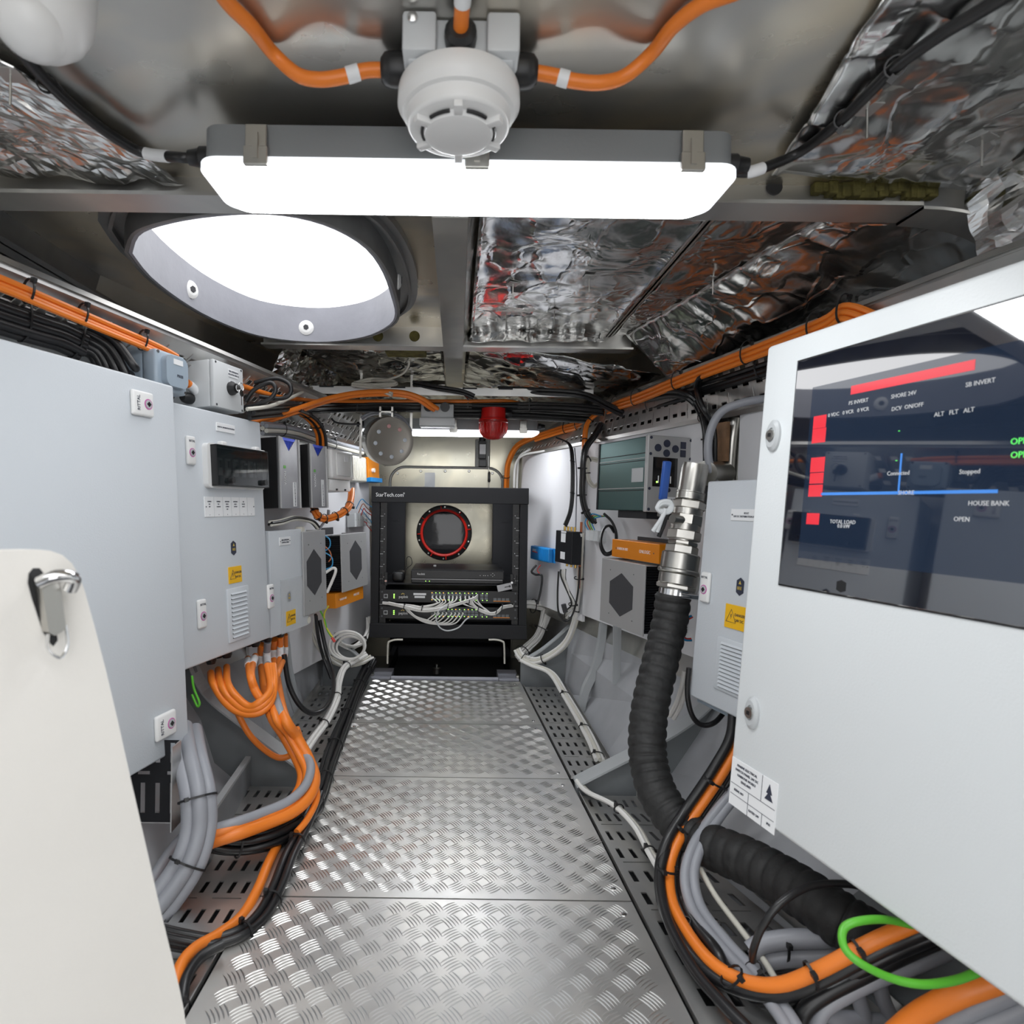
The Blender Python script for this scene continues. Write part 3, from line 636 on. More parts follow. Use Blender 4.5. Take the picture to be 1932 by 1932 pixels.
# ================================================================ PIT AND RACK
t = thing('pit_edge', 'rounded grey edge bar in front of the dark pit below the rack', 'edge bar', P(840,1278,2.09))
a, b_ = P(738,1277,2.085), P(940,1277,2.085)
loc(ob('round_bar', MB().cyl(Vector((a.x,2.082,.000)), (1,0,0), .0085, b_.x-a.x, 16), 'coam', sm=True), t)
loc(ob('front_strip', MB().box(a.x, b_.x, 2.07, 2.085, -.02, .002), 'coam'), t)
for (x0, x1, nm) in ((fl(2.1)+.0, a.x-.002, 'left'), (b_.x+.002, fr_(2.1), 'right')):
    t = thing('corner_plate', f'painted grey corner plate at the {nm} of the pit', 'plate', (x0, 2.1, .0))
    loc(ob('plate', MB().box(min(x0,x1), max(x0,x1), 2.07, 2.20, -.02, .003, .001), 'coam'), t)
    loc(ob('clip', MB().box((x0 if nm == 'left' else x1-.008), (x0+.008 if nm == 'left' else x1), 2.09, 2.11, .003, .012), 'steel'), t)
M['pit'] = mat('pit_shade_black', (.006,.006,.006), .4, spec=.2)  # black colour stands for the shade in the pit below the rack
tag(ob('bilge_pit', MB().quad((-.26,2.10,-.15),(.22,2.10,-.15),(.22,2.9,-.15),(-.26,2.9,-.15)).quad((-.24,2.10,-.15),(-.24,2.10,0),(-.24,2.58,0),(-.24,2.58,-.15)).quad((.2,2.10,-.15),(.2,2.10,0),(.2,2.58,0),(.2,2.58,-.15)).quad((-.24,2.1,-.15),(.2,2.1,-.15),(.2,2.1,-.01),(-.24,2.1,-.01)).quad((-.31,2.9,-.15),(.27,2.9,-.15),(.27,2.9,.21),(-.31,2.9,.21)).quad((-.285,2.61,-.15),(-.285,2.92,-.15),(-.285,2.92,.21),(-.285,2.61,.21)).quad((.245,2.61,-.15),(.245,2.92,-.15),(.245,2.92,.21),(.245,2.61,.21)).quad((-.31,2.61,.203),(.27,2.61,.203),(.27,2.92,.203),(-.31,2.92,.203)), 'pit'), 'open pit under the rack, painted black for its shade', 'pit')  # includes a recess behind the bulkhead, added to keep this area dark
tag(ob('bilge_pump', MB().lathe(P(824,1255,2.3)+Vector((0,0,-.03)), (0,0,1), [(0,.016),(.02,.016),(.022,.008),(.035,.007)], 16), 'steel', sm=True), 'small metal fitting standing inside the dark pit', 'fitting')
for nm, xs in (('left', [(760,1207),(733,1210),(731,1252)]), ('right', [(922,1207),(950,1210),(952,1252)])):
    cable('grab_rod', f'thin bent cream rod at the {nm} below the rack', [P(x, y, 2.10) for x, y in (xs[0], ((xs[0][0]+xs[1][0])/2, xs[0][1]), (xs[1][0]+(3 if nm=='left' else -3), xs[1][1]), (xs[1][0]+(-1 if nm=='left' else 1), xs[1][1]+6), xs[2])], .0032, 'crm', 'bent rods below the rack', 'rod')
RY = 2.14
ra, rb = P(702,917,RY), P(997,922,RY); rbl = P(700,1203,RY)
X0, X1, Z0, Z1 = ra.x, rb.x, rbl.z, ra.z
rk = thing('equipment_rack', 'black open equipment rack in front of the bulkhead, lettered frame on top', 'rack', ((X0+X1)/2, RY, Z0))
mm = Matrix.Rotation(0, 4, 'Z')
loc(ob('top_frame', MB().box(X0-.002, X1+.002, RY, RY+.045, Z1-.057, Z1, .002).box(X0, X0+.03, RY+.04, RY+.36, Z1-.02, Z1).box(X1-.03, X1, RY+.04, RY+.36, Z1-.02, Z1).box(X0, X1, RY+.33, RY+.36, Z1-.05, Z1), 'blkm'), rk)
loc(ob('bottom_frame', MB().box(X0-.002, X1+.002, RY, RY+.05, Z0, Z0+.05, .002).box(X0, X0+.03, RY+.04, RY+.36, Z0, Z0+.03).box(X1-.03, X1, RY+.04, RY+.36, Z0, Z0+.03).box(X0, X1, RY+.33, RY+.36, Z0, Z0+.05), 'blkm'), rk)
for x in (X0, X1-.028): loc(ob('post', MB().box(x, x+.028, RY+.002, RY+.05, Z0+.05, Z1-.057, .001), 'blkm'), rk)
for s_, x in ((1, X0+.03), (-1, X1-.03)):
    mb = MB().box(min(x, x+s_*.022), max(x, x+s_*.022), RY+.012, RY+.014, Z0+.05, Z1-.057).box(min(x, x+s_*.002), max(x, x+s_*.002), RY+.014, RY+.05, Z0+.05, Z1-.057)
    rl = loc(ob('mounting_rail', mb, 'blk'), rk)
    mb = MB(); mb2 = MB()
    for k in range(30):
        z = Z0+.064+k*.01482
        if z > Z1-.07: break
        mb.box(x+s_*.006-.0028 if s_>0 else x-.006-.0028, x+s_*.006+.0028, RY+.0112, RY+.0125, z-.0028, z+.0028)
        if k % 3 == 1: mb2.box(x+s_*.014-.0012, x+s_*.014+.0012, RY+.0112, RY+.0124, z-.001, z+.001)
        if k % 3 == 0: mb2.box(min(x, x+s_*.010), max(x, x+s_*.010), RY+.0112, RY+.0122, z-.0006+.0074, z+.0006+.0074)
    loc(ob('rail_holes', mb, 'bilge'), rl); loc(ob('rail_marks', mb2, 'white'), rl)
for px0, px1 in ((729,762),(930,972)):
    a, b_ = P(px0, 945, RY+.30), P(px1, 1180, RY+.30)
    loc(ob('rear_post', MB().box(a.x, b_.x, RY+.295, RY+.335, Z0+.03, Z1-.02, .002).box((a.x+b_.x)/2-.012, (a.x+b_.x)/2+.012, RY+.293, RY+.296, Z1-.13, Z1-.125), 'blkm'), rk)
text('maker_lettering', 'StarTech.com', .0195, 'white', rk, (-.212, -.0006, Z1-.0305-Z0-0), 0)
text('registered_mark', '®', .009, 'white', rk, (-.162, -.0006, Z1-.0245-Z0), 0)
# shelf and recorder
za = P(800,1100,RY).z
sh = thing('rack_shelf', 'black cantilever shelf in the rack carrying the video recorder', 'shelf', (0, RY, za))
loc(ob('shelf_tray', MB().box(X0+.034, X1-.034, RY+.002, RY+.25, za-.006, za-.002).box(X0+.034, X0+.037, RY+.006, RY+.12, za-.002, za+.03).box(X1-.037, X1-.034, RY+.006, RY+.12, za-.002, za+.03), 'blkm'), sh)
for s_, px in ((1,728),(-1,966)):
    p = P(px, 1080, RY-.004)
    loc(ob('ear_bracket', MB().box(p.x-.006, p.x+.006, RY-.002, RY+.004, za-.01, za+.035, .002), 'blk'), sh)
    loc(ob('latch_ring', MB().lathe((p.x, RY-.003, za+.006), (0,-1,0), [(0,.004),(.002,.004)], 14), 'polish'), sh)
for k, px in enumerate((755, 742)):
    pass
a, b_ = P(776,1076,RY+.01), P(950,1100,RY+.01)
dv = thing('video_recorder', 'black flat video recorder with silver trim line on the rack shelf', 'recorder', ((a.x+b_.x)/2, RY+.01, za-.002))
loc(ob('casing', MB().box(a.x, b_.x, RY+.012, RY+.235, za, za+.046, .002), 'blkm'), dv)
loc(ob('front_panel', MB().box(a.x-.001, b_.x+.001, RY+.004, RY+.013, za+.014, za+.044, .003).box(a.x+.002, b_.x-.002, RY+.006, RY+.013, za, za+.013, .001), 'blk'), dv)
loc(ob('trim_line', MB().box(a.x+.002, b_.x-.004, RY+.003, RY+.007, za+.0125, za+.0142), 'silv'), dv)
text('maker_lettering', 'Reolink', .010, 'white', dv, (-.128, -.0068, .033), 0)
mb = MB()
for dx_, dz_ in ((.118,.031),(.124,.036),(.124,.026),(.130,.031),(.092,.0285),(.098,.0285),(.107,.0285),(.080,.0285)): mb.box((a.x+b_.x)/2+dx_-.0012, (a.x+b_.x)/2+dx_+.0012, RY+.0030, RY+.0044, za+dz_-.0008, za+dz_+.0008)
loc(ob('button_marks', mb, 'white'), dv)
mb = MB(); p0 = P(803,1104,RY+.002)
for k in range(2): mb.box(p0.x+k*.013-.001, p0.x+k*.013+.001, RY+.004, RY+.0062, za+.005, za+.007)
loc(ob('status_lamps', mb, 'ledg'), dv)
pw = P(752,1078,RY+.04)
t = thing('power_brick', 'glossy black round power adapter left of the recorder in the rack', 'power supply', (pw.x, RY+.05, za))
loc(ob('body', MB().box(pw.x-.022, pw.x+.022, RY+.02, RY+.09, za-.001, za+.036, .012, 4), 'blk', sm=True), t)
cable('antenna_lead', 'thin black looped lead standing up beside the recorder', [P(764,1094,RY+.03),P(766,1068,RY+.03),P(768,1052,RY+.03),P(775,1052,RY+.03),P(777,1064,RY+.03),P(768,1072,RY+.03),P(762,1080,RY+.03)], .0012, 'blkc')
a = P(820,1064,RY+.12); tag(ob('usb_stick', MB().box(a.x-.004,a.x+.006,RY+.11,RY+.125,za+.0465,za+.052,.001), 'wpl'), 'tiny black and white stick on top of the recorder', 'usb stick')
# network switches
def switch(label, ytop, ybot, n_lit):
    zt, zb = P(850, ytop, RY).z, P(850, ybot, RY).z; zc = (zt+zb)/2; h = .043
    x0, x1 = X0+.032, X1-.032; w_ = x1-x0
    s = thing('network_switch', label, 'network switch', ((x0+x1)/2, RY, zc-h/2), 'network switches')
    loc(ob('chassis', MB().box(x0+.012, x1-.012, RY+.008, RY+.26, zc-h/2, zc+h/2), 'blkm'), s)
    loc(ob('faceplate', MB().box(x0, x1, RY+.003, RY+.009, zc-h/2, zc+h/2, .001), 'blk'), s)
    def X(f): return x0 + (f-722)/(972-722)*w_
    yf = RY+.0028
    loc(ob('console_port', MB().box(X(733)-.007, X(733)+.007, yf-.001, yf+.002, zc-.008, zc+.006), 'gpl'), s)
    loc(ob('port_opening', MB().box(X(733)-.005, X(733)+.005, yf-.0015, yf, zc-.005, zc+.004), 'bilge'), s)
    mb = MB(); [mb.box(X(748)-.002, X(748)+.002, yf-.001, yf, zc-.008+k*.006, zc-.005+k*.006) for k in range(3)]; loc(ob('status_lamps', mb, 'ledg'), s)
    text('maker_lettering', 'peplink', .0125, 'white', s, (X(765)-(x0+x1)/2, .0022, h/2-.003), 0)
    mb = MB(); [mb.box(X(761)+k*.004, X(761)+k*.004+.003, yf-.001, yf, zc+.006+(k%2)*.002, zc+.0085+(k%2)*.002) for k in range(3)]; loc(ob('emblem', mb, 'gold'), s)
    mb = MB(); ml = MB(); mo = MB()
    for k in range(12):
        fx = 814+4+k*6.9 + (k//4)*2; 
        for r_ in (0, 1):
            mb.box(X(fx)-.0052, X(fx)+.0052, yf-.0008, yf+.001, zc-.010+r_*.012, zc-.001+r_*.012)
            (ml if (k*7+r_*3) % 3 else mo).box(X(fx)-.004, X(fx)-.001, yf-.0012, yf-.0003, zc-.0125+r_*.0245, zc-.0105+r_*.0245)
    for k in range(2):
        for r_ in (0, 1): mb.box(X(907+k*8)-.0052, X(907+k*8)+.0052, yf-.0008, yf+.001, zc-.010+r_*.012, zc-.001+r_*.012); ml.box(X(907+k*8)+.001, X(907+k*8)+.004, yf-.0012, yf-.0003, zc-.0125+r_*.0245, zc-.0105+r_*.0245)
    loc(ob('port_row', mb, 'latchk'), s); loc(ob('green_port_lamps', ml, 'ledg'), s); loc(ob('amber_port_lamps', mo, 'ledo'), s)
    mb = MB(); [mb.box(X(931+k*7.5)-.0055, X(931+k*7.5)+.0055, yf-.0008, yf+.001, zc-.012, zc-.003) for k in range(4)]; loc(ob('fibre_slots', mb, 'latchk'), s)
    loc(ob('orange_strip', MB().box(X(928), X(958), yf-.001, yf, zc-.0145, zc-.0125), 'ora'), s)
    mb = MB(); [mb.cyl((xx, yf+.001, zz), (0,-1,0), .003, .002, 10) for xx in (x0+.008, x1-.008) for zz in (zc-.014, zc+.014)]; loc(ob('rack_screws', mb, 'latchk'), s)
    if n_lit:
        loc(ob('sticker', MB().box(X(783), X(806), yf-.0008, yf, zc+.004, zc+.011).box(X(785), X(804), yf-.0008, yf, zc-.006, zc+.001), 'lab', label='pair of white stickers'), s)
    return zc, X
z1, XF = switch('upper black network switch with two white stickers, below the recorder', 1112, 1140, 1)
z2, XF = switch('lower black network switch behind the drooping white cables', 1143, 1171, 0)
# loose steel bracket
a = P(952,1108,RY-.02)
t = thing('loose_bracket', 'tilted grey metal bracket hanging at the right of the upper switch', 'bracket', a)
mR = Matrix.Translation(a) @ Matrix.Rotation(-.22, 4, 'Y')
loc(ob('plate', MB().box(-.026,.026,-.001,.001,-.0115,.0115,.0008, m=mR), 'silv'), t)
loc(ob('keyhole_slot', MB().box(.0,.016,-.0022,-.0008,-.0015,.0015, m=mR).cyl(mR @ Vector((.018,-.001,0)), (0,-1,0), .0038, .0015, 14), 'bilge'), t)
# white patch cables
G = 'white patch cables on the switches'
rng = random.Random(3)
for i in range(12):
    fx = 818+i*6.9+(i//4)*2; p0 = Vector((XF(fx), RY-.001, z1+.002)); ex = 720 + rng.uniform(0, 12)
    pts = [p0, p0+Vector((0,-.018,-.004)), P(fx+(840-fx)*.3, 1138+rng.uniform(-2,2), RY-.03), P(800+i*4, 1146+rng.uniform(-3,3), RY-.03), P(765+i*2, 1143+rng.uniform(-3,4), RY-.028), P(740, 1138+i*.5, RY-.02), P(722, 1136+i*.5, RY-.004)] if i < 7 else \
          [p0, p0+Vector((0,-.018,-.004)), P(fx+6, 1138+rng.uniform(-2,2), RY-.03), P(905+i, 1150+rng.uniform(-3,3), RY-.03), P(930, 1152+i*.6, RY-.028), P(948, 1142+i*.6, RY-.02), P(968, 1139+i*.5, RY-.004)]
    cable('patch_cable', f'white patch cable in the {ORD[i+1]} occupied port from the left, upper switch', pts, .0023, 'whc', G, seg=6)
    if i < 8:
        p0 = Vector((XF(fx+4), RY-.001, z2+.002))
        cable('patch_cable', f'white patch cable drooping from the {ORD[i+1]} occupied port from the left, lower switch', [p0, p0+Vector((0,-.014,-.004)), P(fx-12, 1170+i, RY-.03), P(810+i, 1171+i*.9, RY-.03), P(785+i, 1163+i, RY-.026), P(770, 1150+i*.6, RY-.022), P(762, 1143, RY-.02)], .0023, 'whc', 'white patch cables drooping from the lower switch', seg=6)
for j, (t0, dz) in enumerate(((0,0),(1,2),(2,4))):
    cable('patch_cable', ('upper','middle','lower')[j]+' white patch cable of the three sagging across both switches', [P(733,1136+dz,RY-.03),P(760,1142+dz,RY-.034),P(795,1150+dz,RY-.036),P(830,1147+dz,RY-.036),P(862,1138+dz,RY-.036),P(893,1128+dz,RY-.034),P(901,1122+dz,RY-.02)], .0024, 'whc', 'white patch cables sagging across both switches', seg=6)
    cable('patch_cable', ('upper','middle','lower')[j]+' white patch cable of the tied three swinging under the right ports', [P(888,1128+dz,RY-.034),P(894,1140+dz,RY-.036),P(905,1149+dz,RY-.036),P(925,1156+dz,RY-.036),P(938,1153+dz,RY-.036),P(948,1144+dz,RY-.034),P(965,1141+dz,RY-.01)], .0024, 'whc', 'white patch cables tied under the right ports', seg=6)
cable('patch_cable', 'long grey white patch cable hanging in a big loop below the lower switch', [P(845,1142,RY-.04),P(828,1152,RY-.04),P(823,1168,RY-.042),P(830,1184,RY-.042),P(845,1190,RY-.042),P(865,1184,RY-.042),P(878,1170,RY-.04),P(888,1163,RY-.03)], .0024, 'lgpl', seg=6)
for kk, (px, py) in enumerate(((762,1146),(796,1148),(845,1144),(885,1136),(902,1150),(936,1154),(947,1146))):
    p = P(px, py, RY-.034); tie(p, Vector((0,1,0)), Vector((.2,0,1)).normalized(), Vector((1,0,-.2)).normalized(), .007, .007, 'black cable tie on the white patch cables, '+ORD[kk+1]+' from the left', 'cable ties on the patch cables')
# ---- access panel and red inspection port on the bulkhead
BY = 2.62
t = thing('access_panel', 'pale metal access panel with rounded corners on the front bulkhead', 'panel', P(840,1000,BY))
def rrect(cx, cz, w_, h_, r_, n=6):
    out = []
    for (sx, sz, a0) in ((1,1,0),(-1,1,90),(-1,-1,180),(1,-1,270)):
        for k in range(n+1):
            a_ = math.radians(a0+90*k/n); out.append((cx+sx*(w_/2-r_)+r_*math.cos(a_), cz+sz*(h_/2-r_)+r_*math.sin(a_)))
    return out
a, b_ = P(738,882,BY-.01), P(944,1122,BY-.01)
cxx, czz, w_, h_ = (a.x+b_.x)/2, (a.z+b_.z)/2, b_.x-a.x, a.z-b_.z
loc(ob('panel_sheet', MB().prism(rrect(cxx,czz,w_,h_,.06), BY-.012, BY-.001), 'bulk'), t)
rr = [Vector((x, BY-.012, z)) for x, z in rrect(cxx,czz,w_+.006,h_+.006,.063)]
loc(ob('weld_bead', MB().tube(rr+rr[:1], .006, 6), 'weld', sm=True), t)
mb = MB()
for px, py in ((750,893),(794,889),(840,889),(885,889),(929,893)): mb.lathe(P(px, py, BY-.012), (0,-1,0), [(0,.006),(.002,.006),(.003,.004)], 12)
loc(ob('bolts', mb, 'alu'), t)
p = P(811,905,BY-.0125); loc(ob('glue_stain', MB().box(p.x-.022,p.x+.022,BY-.0126,BY-.0122,p.z-.06,p.z+.03), M['dalu']), t)
c = P(838,1005,BY-.014); R_ = 104/2/F*BY
t = thing('inspection_port', 'round black inspection port with a red ring on the bulkhead behind the rack', 'inspection port', c)
loc(ob('flange', MB().lathe(c, (0,-1,0), [(0,R_),(.008,R_),(.010,R_-.004),(.010,R_*.78)], 48), 'blk', sm=True), t)
loc(ob('red_ring', MB().lathe(c, (0,-1,0), [(.008,R_*.86),(.018,R_*.85),(.020,R_*.82),(.018,R_*.77),(.010,R_*.76)], 48, cap=False), 'redw', sm=True), t)
cv = ob('clear_cover', MB().lathe(c, (0,-1,0), [(.009,R_*.76),(.013,R_*.74),(.015,R_*.5),(.0155,.001)], 48), 'portg', sm=True); loc(cv, t)
mb = MB(); mr = MB()
for k in range(10):
    an = 2*math.pi*k/10+.3; mb.lathe(c+Vector((math.cos(an)*R_*.93,-.010,math.sin(an)*R_*.93)), (0,-1,0), [(0,.004),(.002,.003)], 10)
for an in (2.55,3.2,4.2,4.8,5.65,.15,.9,1.7):
    d = Vector((math.cos(an),0,math.sin(an))); q = c+d*R_*.84+Vector((0,-.018,0)); mr.tube([q-d*.006, q+d*.014], .0022, 6)
loc(ob('screws', mb, 'steel'), t); loc(ob('red_tabs', mr, 'redw'), t)
# door position switch and pull lever above the rack
p = P(910,852,BY-.02)
t = thing('limit_switch', 'small black limit switch with a white label on the bulkhead above the rack', 'switch', p)
loc(ob('body', MB().box(p.x-.016,p.x+.016,BY-.03,BY-.001,p.z-.03,p.z+.045,.002), 'blk'), t)
loc(ob('label_plate', MB().box(p.x-.012,p.x+.014,BY-.0308,BY-.0298,p.z-.012,p.z+.03), 'lab'), t)
loc(ob('roller_base', MB().box(p.x-.014,p.x+.018,BY-.028,BY-.001,p.z-.064,p.z-.034,.002), 'blk'), t)
loc(ob('gland', MB().lathe((p.x,BY-.016,p.z+.045), (0,0,1), [(0,.013),(.012,.014),(.03,.011),(.042,.005)], 14), 'blk', sm=True), t)
loc(ob('lever_rod', MB().tube([p+Vector((.026,-.014,-.02)), p+Vector((.030,-.014,-.16))], .0014, 6), 'steel'), t)
loc(ob('lever_grip', MB().lathe(p+Vector((.030,-.014,-.085)), (0,0,-1), [(0,.002),(.006,.0055),(.03,.005),(.04,.006),(.046,.003)], 12), 'blk', sm=True), t)
loc(ob('weld_pad', MB().box(p.x-.03,p.x+.034,BY-.006,BY-.0005,p.z-.075,p.z+.055,.003), 'weld'), t)
# ================================================================ WALL-MOUNTED CABINETS
def L(x0, x1, y0, y1, z0, z1, bev=0, seg=2): return MB().box(x0, x1, y0, y1, z0, z1, bev, seg)
def edge_frame(wall, off, top, bot, width, side):
    "side 'r': the seen edge is the right edge, 'l': the left edge"
    a, b = wall.hit(*top, off), wall.hit(*bot, off); m_ = (a+b)/2 + wall.u*(-width/2 if side == 'r' else width/2)
    return Frame(wall, m_, width, abs((a-b).dot(wall.v)), off)
def cabinet(label, fr, depth, door='cab', body='cab', cat='cabinet', name='wall_cabinet', bev=.004, dd=.016):
    t = thing(name, label, cat, fr.m); w_, h_ = fr.w/2, fr.h/2
    ob('body', L(-w_+.003, w_-.003, dd+.001, depth, -h_+.003, h_-.003, bev*.7), body, t)
    ob('door', L(-w_, w_, 0, dd, -h_, h_, bev, 3), door, t, sm=True)
    return t
def latch(t, x, z, horiz=False, w_=.024, h_=.055):
    if horiz: w_, h_ = .046, .040
    l = ob('latch', L(x-w_/2, x+w_/2, -.007, .001, z-h_/2, z+h_/2, .004, 3), 'wpl', t, sm=True)
    cx, cz = (x+w_*.2, z) if horiz else (x, z-h_*.08)
    ob('pink_ring', MB().lathe((cx, -.0068, cz), (0,-1,0), [(0,.0085),(.0008,.0085)], 22), 'pink', l)
    ob('lock_core', MB().lathe((cx, -.0074, cz), (0,-1,0), [(0,.0068),(.0008,.0068)], 20), 'gpl', l)
    ob('key_slot', MB().box(-.003,.003,-.0012,0,-.003,.003, m=Matrix.Translation((cx,-.0082,cz)) @ Matrix.Rotation(math.pi/4,4,'Y')), 'blk', l)
    if horiz: text('lettering', 'RITTAL', .0085, 'labt', l, (x-w_*.25, -.0074, z), -math.pi/2)
    else: text('lettering', 'RITTAL', .0058, 'labt', l, (x, -.0074, z+h_*.32))
def plate(t, x, z, w_, h_, lines, size, m='lab', ink='labt', name='name_plate', screws=True):
    p = ob(name, L(x-w_/2, x+w_/2, -.0018, .0005, z-h_/2, z+h_/2, .0005, 1), m, t)
    for i, s in enumerate(lines): text('lettering', s, size, ink, p, (x, -.0022, z + (len(lines)-1)*size*.6 - i*size*1.2))
    if screws:
        for s_ in (-1, 1): ob('screw', MB().cyl((x+s_*(w_/2-.004), -.0017, z), (0,-1,0), .0014, .0008, 8), 'latchk', p)
    return p
def danger(t, x, z, w_=.044, h_=.034, clip=None):
    p = ob('danger_plate', L(x-w_/2, x+w_/2, -.0018, .0005, z-h_/2, z+h_/2), 'dang', t, label='yellow danger plate')
    cx = x-w_*.2; s_ = h_*.30; tri = [Vector((cx+s_*a, -.0021, z+s_*b)) for a, b in ((-.95,-.8),(.95,-.8),(0,1))]
    ob('triangle', MB().tube(tri+tri[:1], .0005, 4), 'labt', p); ob('bolt_mark', MB().prism([(cx-.001,z+.004),(cx+.0012,z+.004),(cx+.0002,z+.0008),(cx+.0012,z+.0008),(cx-.0006,z-.0045),(cx,z-.0006),(cx-.0012,z-.0006)], -.0022, -.0018), 'labt', p)
    text('lettering', 'DANGER', .0066, 'labt', p, (x+w_*.20, -.0022, z+.004)); text('lettering', '24V DC', .0066, 'labt', p, (x+w_*.20, -.0022, z-.005))
def hexa(x, z, w_, h_, c=.72): return [(x, z+h_/2), (x+w_/2, z+h_/2*c-h_*.12), (x+w_/2, z-h_/2*c+h_*.12), (x, z-h_/2), (x-w_/2, z-h_/2*c+h_*.12), (x-w_/2, z+h_/2*c-h_*.12)]
def badge(t, x, z, k=1.):
    p = ob('maker_badge', MB().prism(hexa(x, z, .016*k, .030*k, .9), -.0015, .0005), 'labt', t)
    text('lettering', 'BEE', .0075*k, 'gold', p, (x, -.0019, z-.003*k)); ob('emblem', MB().prism([(x-.003,z+.004*k),(x+.003,z+.004*k),(x,z+.010*k)], -.0018, -.0014), 'gold', p)
def vent(t, x, z, w_, h_, n=11):
    v = ob('vent_grille', L(x-w_/2, x+w_/2, -.004, .001, z-h_/2, z+h_/2, .002, 2), 'cab', t, sm=True)
    for i in range(n):
        zz = z + h_*.40 - i*h_*.8/(n-1)
        ob('louvre', MB().slab([(x-w_*.36,-.0042,zz+.0012),(x+w_*.36,-.0042,zz+.0012),(x+w_*.36,-.0068,zz-.0022),(x-w_*.36,-.0068,zz-.0022)], (0,.0008,.0006)), 'cab', v)
        ob('louvre_gap', L(x-w_*.36, x+w_*.36, -.0044, -.0036, zz-.0036, zz-.0012), 'latchk', v)
# --- big left cabinet
W1 = Wall(-.729, .242, .067, 'L'); f1 = edge_frame(W1, 0, (320,726), (365,1398), .60, 'r')
t = cabinet('big light grey cabinet filling the left side, with one latch near each right corner', f1, .20)
for px, py in ((265,762),(309,1368)): x, z = f1.at(px, py); latch(t, x, z, True)
# --- distribution cabinet
W2 = Wall(-.804, .26, .07, 'L'); f2 = W2.rect(322, 757, 511, 1203)
t = cabinet('light grey distribution cabinet with a smoked breaker window and a louvred vent', f2, .15)
for px, py in ((357,850),(492,872),(378,1158),(508,1125)): x, z = f2.at(px, py); latch(t, x, z)
x, z = f2.at(425, 808); plate(t, x, z, .062, .018, ['24V DC DISTRIBUTION BOARD'], .0040)
x, z = f2.at(440, 1034); badge(t, x, z)
x, z = f2.at(443, 1084); danger(t, x, z)
(xa, za), (xb, zb) = f2.at(426, 1112), f2.at(471, 1200); vent(t, (xa+xb)/2, (za+zb)/2, xb-xa, za-zb)
(xa, za), (xb, zb) = f2.at(384, 937), f2.at(480, 973); cx, cz, w_, h_ = (xa+xb)/2, (za+zb)/2, xb-xa, za-zb
p = plate(t, cx, cz, w_, h_, [], .003, name='circuit_label_strip')
for i, s in enumerate((['CAMERA','PoE','24V'],['CAMERA','PoE','SCREENS'],['ANTENNA','RACK','COMMS','PSU'],['ANTENNA','RACK','24V PSU'],['24V','SOCKET','BOX 2'],[''])):
    xx = cx-w_/2+(i+.5)*w_/6
    if i: ob('divider', L(xx-w_/12-.0002, xx-w_/12+.0002, -.0021, -.0016, cz-h_/2, cz+h_/2), 'gpl', p)
    for j, q in enumerate(s): text('lettering', q, .0034, 'labt', p, (xx, -.0022, cz+h_*.26-j*.0052))
    text('number', str(i+1), .003, 'labt', p, (xx, -.0022, cz-h_*.40))
(xa, za), (xb, zb) = f2.at(380, 835), f2.at(491, 925); cx, cz, w_, h_ = (xa+xb)/2, (za+zb)/2, xb-xa, za-zb
bw = ob('breaker_window', MB().prism(rrect(cx, cz, w_, h_, .010), -.012, .001), 'wpl', t, sm=True, label='white frame of the breaker window')
ob('recess', L(cx-w_*.42, cx+w_*.46, -.0125, -.0115, cz-h_*.42, cz+h_*.40), 'blkm', bw)
for i in range(6):
    xx = cx - w_*.33 + i*w_*.135
    ob('breaker', L(xx-.0068, xx+.0068, -.017, -.012, cz-h_*.22, cz+h_*.18, .001), 'gpl' if i < 5 else 'blk', bw); ob('toggle', L(xx-.004, xx+.004, -.021, -.0165, cz-h_*.04, cz+h_*.12, .001), 'blk', bw)
ob('smoked_cover', L(cx-w_*.45, cx+w_*.48, -.026, -.0235, cz-h_*.46, cz+h_*.46, .001), 'glassd', bw)
mb = MB(); x0, x1, z0, z1 = cx-w_*.45, cx+w_*.48, cz-h_*.46, cz+h_*.46
for q in ((x0,x0+.002,z0,z1),(x1-.002,x1,z0,z1),(x0,x1,z0,z0+.002),(x0,x1,z1-.002,z1)): mb.box(q[0],q[1],-.026,-.0115,q[2],q[3])
ob('cover_edge', mb, 'blk', bw)
for s_ in (-.28, .32):
    ob('hinge', L(cx+w_*s_-.008, cx+w_*s_+.008, -.022, -.008, cz+h_*.44, cz+h_*.56, .003, 3), 'wpl', bw, sm=True)
    ob('knob', MB().cyl((cx+w_*s_+.006, -.026, cz-h_*.34), (0,-1,0), .006, .009, 16), 'blk', bw, sm=True)
# cable glands under it
gl = []
for k, (px, py) in enumerate(((398,1252),(412,1247),(428,1242),(468,1228),(482,1223),(494,1218),(505,1213),(517,1208),(529,1204),(539,1200))):
    p = W2.hit(px, py-10, -.045 - .02*(k % 2)); x = (p-f2.o).dot(W2.u); y = (p-f2.o).dot(W2.y)
    gl.append((k, px, p)); ob('cable_gland', MB().lathe((x, y, -f2.h/2+.004), (0,0,-1), [(0,.011),(.010,.0115),(.020,.0105),(.026,.008)], 12), 'blk', t, sm=True)
